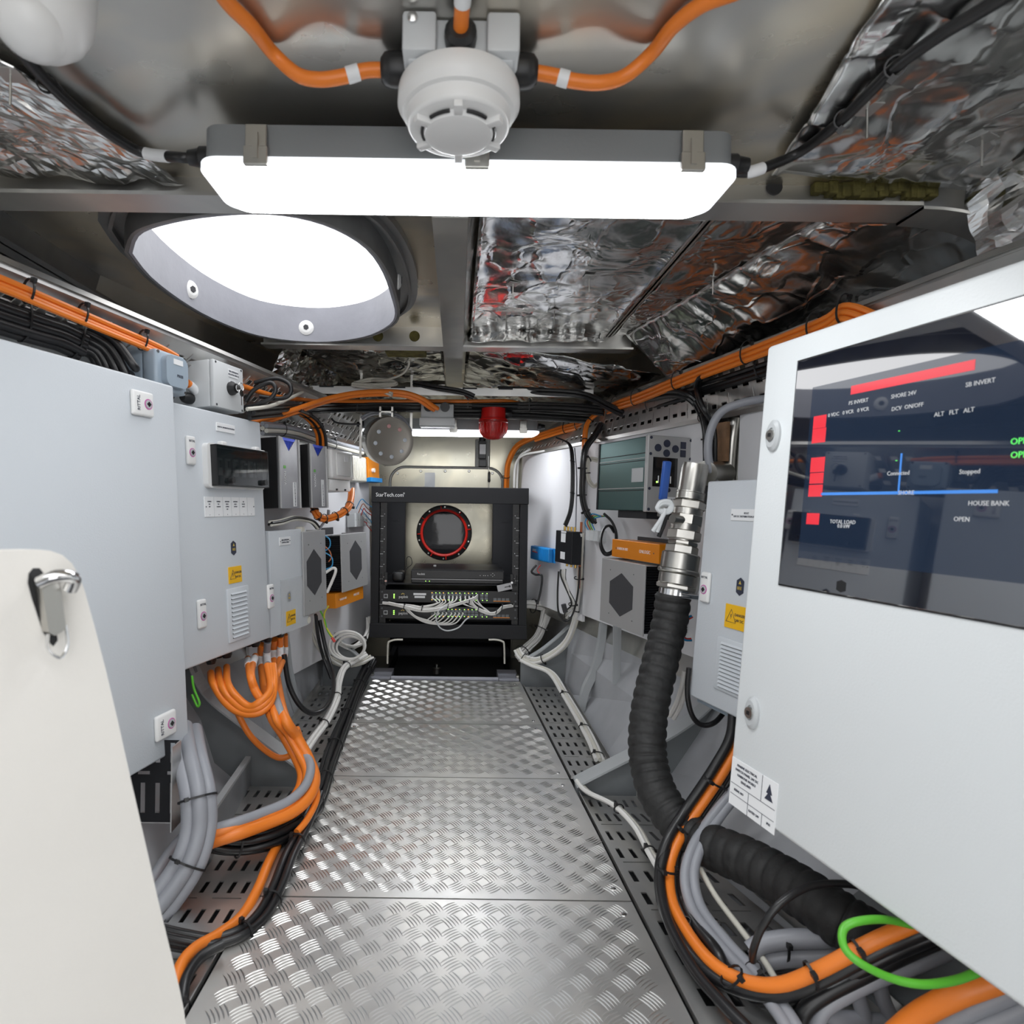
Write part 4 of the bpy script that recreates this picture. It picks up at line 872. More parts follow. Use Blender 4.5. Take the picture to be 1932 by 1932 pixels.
# --- small cabinet L3 in protective film
W3 = Wall(-.95, .255, .04, 'L'); f3 = W3.rect(508, 1002, 582, 1177, .13)
t = cabinet('small grey control cabinet left of the hexagon vent computers, scuffed film at its foot', f3, .11, door='cab', bev=.003)
x, z = f3.at(537, 1021); plate(t, x, z, .052, .020, ['FIRE SUPPRESSION','CONTROL PANEL'], .0048)
x, z = f3.at(545, 1126); badge(t, x, z, .9)
x, z = f3.at(548, 1165); danger(t, x, z, .046, .036)
(xa, za), (xb, zb) = f3.at(528, 1095), f3.at(581, 1178); ob('film', L(xa, xb, -.0016, -.0011, zb, za), 'film', t, label='scuffed clear protective film')
for px, py in ((571,1000),(582,1170)): x, z = f3.at(px, py); ob('hinge_pin', MB().cyl((x, -.002, z), (0,1,0), .009, .02, 16), 'crm', t, sm=True)
# --- computers with hexagon mesh vents
def karbon(label, fr, depth, hexpx, obox=None, fins=True, hexside=1, brackets=None, word='left'):
    t = thing('embedded_computer', label, 'computer', fr.m, 'grey fanless computers with hexagon vents'); w_, h_ = fr.w/2, fr.h/2
    ob('front_cover', L(-w_, w_, 0, .004, -h_, h_, .001), 'greym', t)
    ob('top_plate', L(-w_, w_, .003, .03, h_-.003, h_, .0005), 'greym', t)
    ob('side_plate', L((w_-.003) if word == 'left' else (-w_), w_ if word == 'left' else (-w_+.003), .003, depth, -h_, h_), 'greym', t)
    core = ob('heat_sink', L(-w_+.008, w_-.008, .006, depth, -h_+.004, h_-.004), 'blkm', t)
    n = 26; e = -w_ if word == 'left' else w_; s_ = -1 if word == 'left' else 1
    for i in range(n):
        z = -h_+.008 + i*(2*h_-.016)/(n-1); ob('fin', L(min(e-s_*.010, e+s_*.001), max(e-s_*.010, e+s_*.001), .006, depth-.004, z-.0007, z+.0007), 'blkm', core)
    (xa, za), (xb, zb) = fr.at(hexpx[0], hexpx[1]), fr.at(hexpx[2], hexpx[3])
    ob('hexagon_mesh', MB().prism(hexa((xa+xb)/2, (za+zb)/2, xb-xa, za-zb, .75), -.0008, .002), 'darkg', t, label='dark hexagonal mesh')
    for sx, sz in ((-.3,.42),(.3,.42),(-.3,-.42),(.3,-.42)): ob('screw', MB().cyl((w_*2*sx*.9, -.0004, h_*2*sz*.8), (0,-1,0), .0014, .0006, 8), 'latchk', t)
    return t
def obox(label, fr, depth, word, texts=('KARBON 803', 'ONLOGIC')):
    t = thing('orange_module', label, 'electronics module', fr.m, 'orange anodised modules'); w_, h_ = fr.w/2, fr.h/2
    ob('case', L(-w_, w_, 0, depth, -h_, h_, .001), 'ora', t)
    text('model_lettering', texts[0], h_*.42, 'white', t, (-w_*.5, -.0005, 0)); text('maker_lettering', texts[1], h_*.5, 'white', t, (w_*.45, -.0005, 0))
    for s_ in (-.8, .8): ob('screw_hole', MB().cyl((w_*s_, .0002, 0), (0,-1,0), .0018, .0004, 10), 'latchk', t)
fk = W3.rect(571, 1003, 617, 1148, .135); karbon('grey computer with hexagon mesh right against the small filmed cabinet', fk, .11, (578,1038,607,1119), word='left')
fk = LW.rect(643, 1009, 694, 1103, .10); karbon('grey computer with hexagon mesh at left of the rack, black fins on its near side', fk, .10, (659,1021,683,1091), word='left')
fo = LW.rect(633, 1121, 686, 1128, .09); fo = LW.rect(633, 1116, 686, 1133, .09); fo.h = .045; obox('orange module hanging under the left computer beside the rack', fo, .07, 'left')
p = ob('bracket', L(0,.08,0,.003,-.011,.011), 'darkg'); p.matrix_basis = LW.mw(LW.hit(607, 1003, .05)); tag(p, 'dark grey bracket strip above the left computer fins', 'bracket')
# --- inverters
for i, (a, lab_) in enumerate((((524,822,567,959), 'silver and black inverter with blue fins, nearer of the left pair'), ((583,836,618,958), 'silver and black inverter with blue fins, beside the white box'))):
    f = LW.rect(*a, .125); w_, h_ = f.w/2, f.h/2
    t = thing('power_inverter', lab_, 'inverter', f.m, 'silver inverters on the left wall')
    ob('silver_cover', MB().prism([(-w_,-h_),(w_,-h_),(w_,h_),(w_*.72,h_),(0,h_*.62),(-w_*.62,h_),(-w_,h_)], 0, .004), 'silv', t)
    ob('body', L(-w_+.002, w_-.002, .004, .10, -h_+.002, h_-.002, .002), 'blk', t)
    for k in range(11):
        x = -w_*.6 + k*w_*.128
        ob('blue_fin', L(x-.0008, x+.0008, .001, .0042, h_*.62+abs(k-5)*.002, h_-.006), 'bluef', t, label='bright blue fin')
    ob('fin_top', L(-w_*.7, w_*.72, .0005, .0045, h_-.008, h_-.001), 'bluef', t)
    for s_ in (-1, 1): ob('edge_rail', L(s_*w_-.004 if s_ > 0 else -w_, w_ if s_ > 0 else -w_+.004, -.004, .001, -h_, h_, .001), 'greym', t)
    text('maker_lettering', 'NOVA', .014, 'white', t, (-w_*.45, -.0006, -h_*.15), math.pi/2)
    ob('green_mark', L(-w_*.55, -w_*.35, -.0008, 0, h_*.12, h_*.2), 'grn', t)
    ob('spec_label', L(w_*.30, w_*.62, -.0008, 0, -h_*.95, -h_*.25 if i == 0 else -h_*.1), 'lab', t)
    text('spec_lettering', 'DC-AC POWER INVERTER 24V', .005, 'labt', t, (w_*.46, -.0013, -h_*.60), math.pi/2)
# --- weatherproof socket box, ribbed box, orange modules
f = LW.rect(620, 846, 662, 928, .125); w_, h_ = f.w/2, f.h/2
t = thing('socket_box', 'white weatherproof box with a hinged lid right of the inverters', 'electrical box', f.m)
ob('base', L(-w_, w_, .02, .09, -h_, h_, .004), 'gpl', t)
ob('lid', L(-w_-.002, w_+.002, -.012, .021, -h_*.42, h_, .008, 3), 'wpl', t, sm=True); ob('lid_panel', L(-w_*.7, w_*.7, -.015, -.010, -h_*.28, h_*.82, .005, 2), 'wpl', t, sm=True)
ob('lower_face', L(-w_+.001, w_-.001, 0, .021, -h_, -h_*.43, .004), 'wpl', t, sm=True); ob('sticker', L(w_*.0, w_*.35, -.0158, -.0148, h_*.45, h_*.7), 'lab', t)
for s_ in (-.4, .4): ob('clip', L(w_*s_-.004, w_*s_+.004, -.003, .001, -h_*.97, -h_*.88), 'blk', t)
f = LW.rect(663, 858, 693, 910, .06); w_, h_ = f.w/2, f.h/2
t = thing('ribbed_box', 'pale ribbed plastic housing below the hanging drum light', 'electrical box', f.m)
ob('case', L(-w_, w_, 0, .055, -h_, h_, .006, 3), 'crm', t, sm=True)
for k in range(9): ob('rib', L(-w_*.85+k*w_*.2-.001, -w_*.85+k*w_*.2+.001, -.0025, .001, -h_*.85, h_*.85), 'crm', t)
f = LW.rect(694, 862, 716, 905, .055); w_, h_ = f.w/2, f.h/2
t = thing('terminal_module', 'bright orange terminal block with a white knob above the left rack corner', 'terminal block', f.m)
ob('body', L(-w_, w_, 0, .05, -h_, h_, .002), 'ora', t); ob('blue_plug', L(-w_, w_, -.012, .03, -h_-.012, -h_+.004, .001), 'bluep', t, label='blue plug'); ob('white_knob', MB().cyl((-w_*.3,0,-h_*.2), (0,-1,0), .008, .01, 12), 'wpl', t)
# din terminal strip behind the rack's left edge
f = LW.rect(669, 968, 698, 992, .045); t = thing('terminal_strip', 'grey rail of small terminals with thin coloured wires left of the rack', 'terminal block', f.m)
for k in range(7): x = -f.w/2+k*f.w/6.2; tb = ob('terminal', L(x, x+f.w/7.4, 0, .03, -f.h/2, f.h/2, .001), 'lgpl', t); ob('screw', MB().cyl((x+f.w/15, .0005, 0), (0,-1,0), .0016, .0008, 8), 'latchk', tb)
for i, (m_, px) in enumerate((('blu',705),('brn',702),('red',708),('blu',700),('whc',704),('red',701))):
    cable('control_wire', ['thin blue wire arching right to the rack from the terminal strip','thin brown wire above the terminal strip','thin red wire leaving the terminal strip for the rack','thin blue wire below the left terminal strip','thin white wire above the left terminal strip','thin red wire looping above the grey computer'][i], [P(672+i*3, 960+(i%3)*12, 2.2), P(682+i*2, 942+i*9, 2.18), P(692, 950+i*8, 2.2), P(px+4, 962+i*9, 2.3)], .0016, m_, 'thin wires left of the rack', cat='wire')
# --- boxes on top of the left cabinets
f = LW.rect(293, 655, 354, 748, .155); w_, h_ = f.w/2, f.h/2
t = thing('isolator_box', 'blue-grey isolator box with a raised oval cover, top left above the cabinets', 'switch box', f.m)
ob('base', L(-w_, w_, .03, .085, -h_, h_, .004, 2), 'bgpl', t, sm=True); ob('lid', L(-w_, w_, 0, .0295, -h_, h_, .006, 3), 'bgpl', t, sm=True)
ob('cover', MB().prism(rrect(0, 0, w_*1.4, h_*1.55, .014), -.012, .001), 'bgpl', t, sm=True); ob('label_plate', L(-w_*.25, w_*.35, -.0128, -.0118, h_*.35, h_*.62), 'lab', t)
text('lettering', 'PRESS', .007, 'labt', t, (w_*.15, -.0124, -h_*.2))
for sx in (-1, 1):
    for sz in (-1, 1): ob('screw', MB().cyl((sx*w_*.84, .0005, sz*h_*.86), (0,-1,0), .003, .001, 10), 'polish', t)
ob('gland', MB().lathe((-w_-.001, .055, -h_*.35), (-1,0,0), [(0,.013),(.01,.014),(.022,.0125),(.03,.008)], 14), 'blk', t, sm=True)
ob('gland', MB().lathe((w_, .05, -h_*.8), (1,0,0), [(0,.008),(.01,.009),(.02,.006)], 12), 'blk', t, sm=True)
f = LW.rect(402, 676, 461, 780, .145); w_, h_ = f.w/2, f.h/2
t = thing('key_switch_box', 'light grey key switch box with keys hanging, on top of the distribution cabinet', 'switch box', f.m)
ob('base', L(-w_, w_, .0105, .10, -h_, h_, .003), 'lgpl', t, sm=True); ob('lid', L(-w_, w_, 0, .010, -h_, h_, .003), 'lgpl', t, sm=True)
ob('label_plate', L(-w_*.05, w_*.6, -.001, 0, h_*.45, h_*.8), 'lab', t); text('lettering', 'FIRE SUPPRESSION', .0045, 'labt', t, (w_*.28, -.0016, h_*.69)); text('lettering', 'ISOLATION SWITCH', .0045, 'labt', t, (w_*.28, -.0016, h_*.56))
ob('label_plate', L(w_*.0, w_*.4, -.001, 0, h_*.18, h_*.32), 'lab', t); text('lettering', 'NORMAL', .004, 'labt', t, (w_*.2, -.0016, h_*.25))
ks = ob('key_switch', MB().lathe((w_*.1, 0, -h_*.06), (0,-1,0), [(0,.0145),(.006,.014),(.012,.010),(.014,.010)], 20), 'blk', t, sm=True)
kx, kz = w_*.1, -h_*.06
ky = thing('key_ring', 'ring with two small steel keys hanging in the key switch box', 'keys', f.m @ Matrix.Translation((kx, -.014, kz)))
ob('ring', MB().tube([Vector((.010+.009*math.cos(a/16*6.283), -.004, .004+.009*math.sin(a/16*6.283))) for a in range(17)], .0008, 6), 'polish', ky)
ob('key', MB().lathe((0,-.003,0), (0,-1,0), [(0,.0075),(.0018,.0075)], 14).box(-.0018,.0018,0,.006-.002,-.001,.001), 'polish', ky); ob('key', MB().lathe((.006,-.006,-.010), (0,-1,0), [(0,.0078),(.0016,.0078)], 14).box(.0035,.0065,-.0075,-.006,-.036,-.016), 'polish', ky)
ob('gland', MB().lathe((-w_, .055, -h_*.62), (-1,0,0), [(0,.011),(.009,.012),(.02,.0105),(.026,.007)], 14), 'blk', t, sm=True)
for sx in (-1, 1):
    for sz in (-1, 1): ob('screw', MB().cyl((sx*w_*.85, .0005, sz*h_*.9), (0,-1,0), .0025, .001, 10), 'latchk', t)
# --- cream door at near left with a steel latch
WD = Wall(-.5226, .6, 0, 'L'); fd = WD.rect(-60, 1040, 352, 2040)
poly = [fd.at(x, y) for x, y in ((-200,1046),(-60,1041),(0,1039),(60,1038),(95,1039),(118,1047),(136,1063),(150,1087),(160,1115),(178,1180),(200,1265),(222,1358),(245,1462),(272,1580),(300,1705),(322,1795),(338,1862),(347,1905),(352,1945),(354,2100),(354,2290),(-200,2600))]
t = thing('cream_door', 'cream painted panel door in the near left foreground with a steel toggle latch', 'door', fd.m)
ob('door_leaf', MB().prism(poly, 0, .016), 'cream', t)
(xa, za), (xb, zb) = fd.at(52, 1070), fd.at(108, 1219)
sl = ob('slot', MB().prism([fd.at(x, y) for x, y in ((52,1100),(54,1082),(62,1072),(74,1072),(84,1085),(92,1120),(105,1185),(108,1208),(100,1219),(90,1210),(80,1190),(60,1130))], -.0006, .002), 'blk', t, label='dark slot behind the latch')
lt_ = ob('toggle_latch', MB().prism([fd.at(x, y) for x, y in ((64,1098),(98,1092),(104,1130),(110,1180),(104,1188),(90,1196),(78,1190),(70,1140))], -.010, -.001), 'steel', t)
x, z = fd.at(92, 1094); ob('hook', MB().tube(smooth([Vector((x-.010,-.010,z)), Vector((x-.004,-.018,z+.004)), Vector((x+.006,-.019,z+.002)), Vector((x+.007,-.014,z-.006))], 5), .0045, 10), 'polish', lt_, sm=True)
x, z = fd.at(100, 1190); ob('wire_loop', MB().tube(smooth([Vector((x-.007,-.008,z)), Vector((x-.007,-.009,z-.010)), Vector((x,-.010,z-.017)), Vector((x+.005,-.009,z-.010)), Vector((x+.004,-.008,z+.004))], 5), .0012, 6), 'polish', lt_)
# ================================================================ RIGHT SIDE
# white boards
def board(label, x0, y0, x1, y1, off=.012):
    f = RW.rect(x0, y0, x1, y1, off); t = thing('mounting_board', label, 'board', f.m, 'white mounting boards')
    w_, h_ = f.w/2, f.h/2; ob('board', L(-w_, w_, 0, .009, -h_, h_), 'board', t); return t, f
board('white mounting board right of the rack, carrying the blue box', 986, 862, 1098, 1173)
t, f = board('white mounting board behind the green charger', 1102, 838, 1320, 1245)
fb = edge_frame(RW, .012, (1396,782), (1392,905), .25, 'l'); t = thing('mounting_board', 'white mounting board piece above the right cabinet, beside the steel pipe', 'board', fb.m, 'white mounting boards'); ob('board', L(-fb.w/2, fb.w/2, 0, .009, -.2, fb.h/2), 'board', t)
fp = RW.rect(1349, 800, 1372, 870, .014); o = ob('plywood_edge_strip', L(-fp.w/2, fp.w/2, -.004, .004, -fp.h/2, fp.h/2), 'ply'); o.matrix_basis = fp.m; tag(o, 'brown layered plywood edge strip by the upright steel pipe', 'strip')
LB = Wall(-.95, .255, .03, 'L')
f = LB.rect(505, 830, 700, 1195, .012); t = thing('mounting_board', 'white mounting board behind the left inverters and computers', 'board', f.m, 'white mounting boards'); ob('board', L(-f.w/2-.1, f.w/2, 0, .009, -f.h/2, f.h/2), 'board', t)
# green charger
f = RW.rect(1131, 838, 1218, 964, .125); w_, h_ = f.w/2, f.h/2; D = .115
t = thing('battery_charger', 'green finned charger with a grey keypad and display on its near end', 'charger', f.m)
ob('green_case', L(-w_, w_-.012, .002, D, -h_, h_, .002), 'greenm', t)
for k, zz in enumerate((.55,.42,.36,-.38,-.44)): ob('groove', L(-w_+.003, w_-.013, .0005, .0025, h_*zz-.0008, h_*zz+.0008), 'blkm' if k % 2 == 0 else 'greym', t)
ob('spec_sticker', L(w_*.42, w_*.84, .0006, .002, -h_*.22, h_*.16), 'gpl', t)
ob('edge_strip', L(-w_-.004, -w_+.002, 0, D, -h_, h_), 'blkm', t); ob('bottom_fins', L(-w_*.2, w_*.9, .01, D, -h_-.018, -h_), 'blkm', t)
kp = ob('end_panel', L(w_-.012, w_, 0, D+.012, -h_-.002, h_+.002, .002), 'greym', t, label='grey end panel with keypad')
xe = w_+.0006
def onend(y, z): return (xe, y*D, z*h_)
for y, z in ((.06,.95),(.98,.95),(.06,.52),(.98,.45),(.06,-.4),(.06,-.95)): ob('screw', MB().cyl(onend(y, z), (1,0,0), .0035, .0008, 12), 'labt', kp)
for y, z in ((.42,.82),(.42,.56),(.22,.69),(.62,.69)): ob('arrow_key', MB().cyl(onend(y, z), (1,0,0), .0088, .0012, 14), 'labt', kp); 
for y, z in ((.80,.80),(.80,.58)): ob('key', L(xe, xe+.0012, y*D-.007, y*D+.007, z*h_-.008, z*h_+.008), 'labt', kp)
ds = ob('display', L(xe, xe+.001,   .12*D, .68*D, -.34*h_, .44*h_), 'disp', kp, label='dark status display')
for k in range(5): ob('display_text', L(xe+.001, xe+.0013, (.24+.07*k)*D, (.26+.07*k)*D, -.24*h_, (-.05+.05*(k%2))*h_), 'pixw', ds)
ob('green_status_dot', MB().cyl((xe+.001, .22*D, -.22*h_), (1,0,0), .0022, .0005, 10), 'ledg', ds)
ob('round_button', MB().cyl(onend(.5,-.42), (1,0,0), .005, .001, 14), 'labt', kp)
def endtext(s, size, y, z, par, m_='labt'):
    o = text('lettering', s, size, m_, par, (0,0,0)); o.data.transform(Matrix.Translation((xe+.0006, y*D, z*h_)) @ Matrix.Rotation(math.pi/2, 4, 'Z') @ Matrix.Rotation(-math.pi/2, 4, 'Y')); return o
ob('hot_sticker', L(xe, xe+.0005, .40*D, .66*D, -.88*h_, -.6*h_), 'lab', kp); endtext('HOT', .009, .60, -.74, kp); endtext('LOGGO', .006, .48, -.74, kp)
# right computer with hexagon
f = RW.rect(1136, 1052, 1212, 1201, .13); karbon('grey computer with hexagon mesh on the right board, black fins facing the hose', f, .12, (1152,1077,1192,1171), word='right')
fo = RW.rect(1155, 1024, 1243, 1056, .115); fo.h = .044; obox('orange module lettered in white above the right computer', fo, .06, 'right')
f = RW.rect(1203, 1012, 1262, 1029, .05); o = ob('bracket', L(-f.w/2, f.w/2, 0, .003, -f.h/2, f.h/2), 'darkg'); o.matrix_basis = f.m; tag(o, 'dark grey bracket strip behind the orange module on the right', 'bracket')
# black splitter box with brass connectors
f = RW.rect(1049, 1000, 1077, 1066, .07); w_, h_ = f.w/2, f.h/2; t = thing('antenna_splitter', 'black box with gold connectors and white stickers on the right board', 'electronics box', f.m)
ob('case', L(-w_, w_, 0, .035, -h_, h_, .002), 'blkm', t)
for z0, z1 in ((.3,.85),(-.75,-.3)): ob('sticker', L(-w_*.3, w_*.25, -.0006, 0, h_*z0, h_*z1), 'lab', t)
ob('sticker', L(-w_*.3, w_*.3, -.0006, 0, h_*.88, h_*.99), 'lab', t)
for k in range(4): ob('gold_connector', MB().cyl((-w_*.6+k*w_*.4, .02, h_), (0,0,1), .004, .014, 10), 'brass', t, sm=True)
for k in range(3): ob('gold_connector', MB().cyl((-w_*.5+k*w_*.5, .03, -h_), (0,0,-1), .004, .012, 10), 'brass', t, sm=True)
f = RW.rect(1001, 1029, 1034, 1062, .05); w_, h_ = f.w/2, f.h/2; t = thing('blue_regulator', 'small bright blue regulator box on the white board right of the rack', 'electronics box', f.m)
ob('case', L(-w_, w_, 0, .020, -h_, h_, .004, 3), 'bluep', t, sm=True)
for k in range(5): ob('rib', L(w_*.1+k*w_*.18, w_*.16+k*w_*.18, -.0015, .001, -h_*.8, h_*.8), 'bluep', t)
ob('flange', L(-w_*1.15, w_*1.15, .018, .023, -h_*1.02, h_*1.02, .001), 'bluep', t); ob('red_mark', L(-w_*.75, -w_*.2, -.0006, 0, h_*.1, h_*.24), 'redp', t)
for k in range(3): ob('white_print', L(-w_*.75, -w_*.35, -.0006, 0, h_*(.5-.14*k), h_*(.56-.14*k)), 'white', t)
# upright steel pipe stub
a, b_ = P(1388,800,1.33), P(1372,905,1.33); cable('steel_pipe', 'upright stainless pipe left of the white board piece, behind the right cabinet', [P(1388,790,1.33), a.lerp(b_,.5), P(1374,960,1.33)], .017, 'steel', cat='pipe', seg=20)
# --- right second cabinet
W5 = Wall(.777, -.28, .085, 'R'); f5 = edge_frame(W5, 0, (1335,908), (1300,1312), .34, 'l')
t = cabinet('light grey right cabinet half hidden by the near white cabinet, with vent and danger plate', f5, .15, door='cab', body='bgpl')
x, z = f5.at(1334, 1108); latch(t, x, z)
x, z = f5.at(1410, 972); plate(t, x, z, .075, .020, ['BOX7','24V DC DISTRIBUTION BOARD'], .0048)
x, z = f5.at(1397, 1107); badge(t, x, z)
x, z = f5.at(1389, 1165); danger(t, x, z, .050, .040)
(xa, za), (xb, zb) = f5.at(1350, 1195), f5.at(1425, 1328); vent(t, (xa+xb)/2, (za+zb)/2-.002, .085, za-zb+.0, 12)
ob('lower_flange', L(-f5.w/2-.002, f5.w/2, .018, .16, -f5.h/2-.012, -f5.h/2+.01, .003), 'bgpl', t)
for k in range(3): ob('knockout', MB().cyl((-f5.w/2+.035+k*.05, .06, -f5.h/2-.012), (0,0,-1), .016, .008, 18), 'bgpl', t, sm=True)
# --- near white cabinet with the touch screen
W6 = Wall(.5987, -.229, .085, 'R'); f6 = edge_frame(W6, 0, (1440,656), (1378,1508), .56, 'l')
t = cabinet('large white cabinet at near right with a dark glossy touch screen in its door', f6, .22, door='cabw', body='cabw', bev=.006, dd=.024)
(xa, za), (xb, zb) = f6.at(1503, 684), f6.at(1476, 1103)
xl = (xa+xb)/2; sw = .40
sc = ob('touch_screen', L(xl, xl+sw, -.0022, .001, zb, za, .001), 'screen', t, label='dark glossy touch screen')
ob('screen_frame', L(xl-.0015, xl+sw+.0015, -.0012, .0005, zb-.0015, za+.0015), 'blk', t)
e = .0022
def sq(px0, py0, px1, py1, m_, nm):
    (a, b_), (c, d) = f6.at(px0, py0, e), f6.at(px1, py1, e); ob(nm, L(min(a,c), max(a,c), -e-.0004, -e, min(b_,d), max(b_,d)), m_, sc)
for (x0, y0, x1, y1) in ((1536,786,1558,806),(1534,810,1557,834),(1531,864,1555,890),(1529,893,1553,912),(1527,915,1551,937),(1523,968,1545,990)): sq(x0, y0, x1, y1, 'pixr', 'red_tile')
(a, b_), (c, d) = f6.at(1606, 735, e), f6.at(1840, 690, e); ob('alarm_banner', MB().slab([(a,-e-.0004,b_+.004),(c,-e-.0004,b_+.004),(c,-e-.0004,b_-.006),(a,-e-.0004,b_-.006)], (0,.0004,0)), 'pixr', sc)
(a, b_), (c, d) = f6.at(1549, 932, e), f6.at(1882, 940, e); ob('blue_line', L(a, c, -e-.0004, -e, b_-.0016, b_+.0016), 'pixb', sc); zb_ = b_
x, z = f6.at(1697, 910, e); ob('blue_riser', L(x-.001, x+.001, -e-.0004, -e, zb_, z+.03), 'pixb', sc)
for (x0, y0, w2, s) in ((1620,758,0,'PS INVERT'),(1705,745,0,'SHORE 24V'),(1850,722,0,'SB INVERT'),(1600,778,0,'0 VDC   0 VCR   0 VCR'),(1712,768,0,'DCV  ON/OFF'),(1800,778,0,'ALT   FLT   ALT'),(1710,930,0,'SHORE'),(1830,890,0,'Stopped'),(1695,893,0,'Connected'),(1590,985,0,'TOTAL LOAD'),(1592,993,0,'0.0 kW'),(1865,950,0,'HOUSE BANK'),(1815,980,0,'OPEN')):
    x, z = f6.at(x0, y0, e); text('screen_lettering', s, .0062, 'pixw', sc, (x, -e-.0004, z))
for (x0, y0, s) in ((1930,832,'OPEN'),(1930,858,'OPEN'),(1697,812,'-'),(1692,868,'-')): x, z = f6.at(x0, y0, e); text('screen_lettering', s, .008, 'pixg', sc, (x, -e-.0004, z))
(a, b_), (c, d) = f6.at(1535, 725, e), f6.at(1505, 1052, e); ob('display_area', L((a+c)/2, xl+sw-.004, -e-.0002, -e, d, b_-.004), mat('display_backlight', (.012,.02,.038), .03, emit=.010, ecol=(.25,.45,.9), coat=1., spec=.5), sc)
M['display_backlight'] = sc.children[-1].data.materials[0]; mm_ = M['display_backlight'].node_tree.nodes['Principled BSDF']; mm_.inputs['IOR'].default_value = 2.9
x, z = f6.at(1587, 1106, e); ob('hexagon_mark', MB().prism(hexa(x, z, .012, .014, .9), -e-.0004, -e), 'blk', sc)
for px, py in ((1461,822),(1421,1345)):
    x, z = f6.at(px, py)
    l = ob('lock', MB().lathe((x, .001, z), (0,-1,0), [(0,.016),(.004,.0155),(.007,.012),(.007,.0075),(.005,.007)], 24), 'gpl', t, sm=True); l.data.transform(Matrix.Translation((x,0,z)) @ Matrix.Diagonal((.78,1,1.35,1)) @ Matrix.Translation((-x,0,-z)))
    ob('lock_core', MB().lathe((x, -.005, z), (0,-1,0), [(0,.007),(.003,.007),(.003,.003)], 16), 'steel', l, sm=True); ob('key_slot', L(x-.0025, x+.0025, -.0088, -.0078, z-.0025, z+.0025), 'blk', l)
(xa, za), (xb, zb) = f6.at(1383, 1427), f6.at(1466, 1500); 
p = ob('rating_label', L(xa, xa+.084, -.0008, .0002, za-.062, za), 'lab', t, label='white rating label with printed table')
for k, s in enumerate(('DUTTONELECTRICAL LTD','UNIT 1 THE WATERFRONT','PORT SOLENT','HAMPSHIRE')): text('lettering', ('MARINE ELECTRICAL', 'SWITCH PANEL 24V DC', 'HARBOUR WORKS', 'ENGLAND')[k], .0045, 'labt', p, (xa+.03, -.0012, za-.007-k*.0062))
for zz in (.033,.047): ob('table_line', L(xa+.002, xa+.082, -.0011, -.0007, za-zz-.0003, za-zz+.0003), 'labt', p)
for xx, z0, z1 in ((.058,.0,.033),(.036,.033,.062),(.062,.047,.062)): ob('table_line', L(xa+xx-.0003, xa+xx+.0003, -.0011, -.0007, za-z1, za-z0), 'labt', p)
ob('tree_emblem', MB().prism([(xa+.064,za-.026),(xa+.078,za-.026),(xa+.073,za-.018),(xa+.076,za-.018),(xa+.071,za-.006),(xa+.066,za-.018),(xa+.069,za-.018)], -.0012, -.0007), 'labt', p)
for k, s in enumerate(('SERIAL NO', 'RATED 24V', 'IP65')): text('lettering', s, .0042, 'labt', p, (xa+(.018,.048,.074)[k], -.0012, za-.040-.014*(k>0)))
# ================================================================ UPPER TRAYS AND CABLES
def YR(px): return .797/((px-PX)/F + .185)
def YL(px): return .77/(.205 - (px-PX)/F)
_A, _B, _C = Vector((UR(.5).x+.006,.5,.912)), Vector((UR(2.5).x+.006,2.5,.912)), Vector((rx(.5)-.005,.5,.797))
_N = (_B-_A).cross(_C-_A).normalized(); _N = -_N if _N.x > 0 else _N
def PT(px, py, e=.008):
    "on the face of the upper right tray, e in front of it"
    r = ray(px, py); c = Vector((0,0,CAMZ)); return c + r*(((_A+_N*e)-c).dot(_N)/r.dot(_N))
def PR(px, py, d=0.): return P(px, py, YR(px)+d)
def PL(px, py, d=0.): return P(px, py, YL(px)+d)
perf('cable_tray', 'slotted tray on the upper right side with black cables strapped along it', .45, 2.56, lambda y: UR(y).x+.006, lambda y: rx(y)-.005, .912, lip=.004, cols=3, pitch=.07, m='tray', group='slotted trays high on the sides', drop=-.115)
perf('cable_tray', 'slotted tray on the upper left side above the inverters', .45, 2.56, lambda y: UL(y).x-.006, lambda y: lx(y)+.005, .905, lip=.004, cols=3, pitch=.07, m='tray', group='slotted trays high on the sides', drop=-.10)
for nm, U, s_ in (('right', UR, 1), ('left', UL, -1)):
    a, b_ = U(.42), U(2.5)
    tag(ob('tray_edge_strip', MB().slab([a, b_, b_+Vector((s_*.006,0,.010)), a+Vector((s_*.006,0,.010))], (s_*.002,0,0)), 'alu'), f'thin bright metal edge running along the top of the {nm} cable tray', 'edge strip')
# lower lip of right tray and bracket arms
a, b_ = Vector((rx(.5)-.012,.5,.792)), Vector((rx(2.5)-.012,2.5,.792))
tag(ob('tray_edge_strip', MB().slab([a, b_, b_+Vector((0,0,.010)), a+Vector((0,0,.010))], (.003,0,0)), 'alu'), 'dull metal lower lip of the right cable tray above the white boards', 'edge strip')
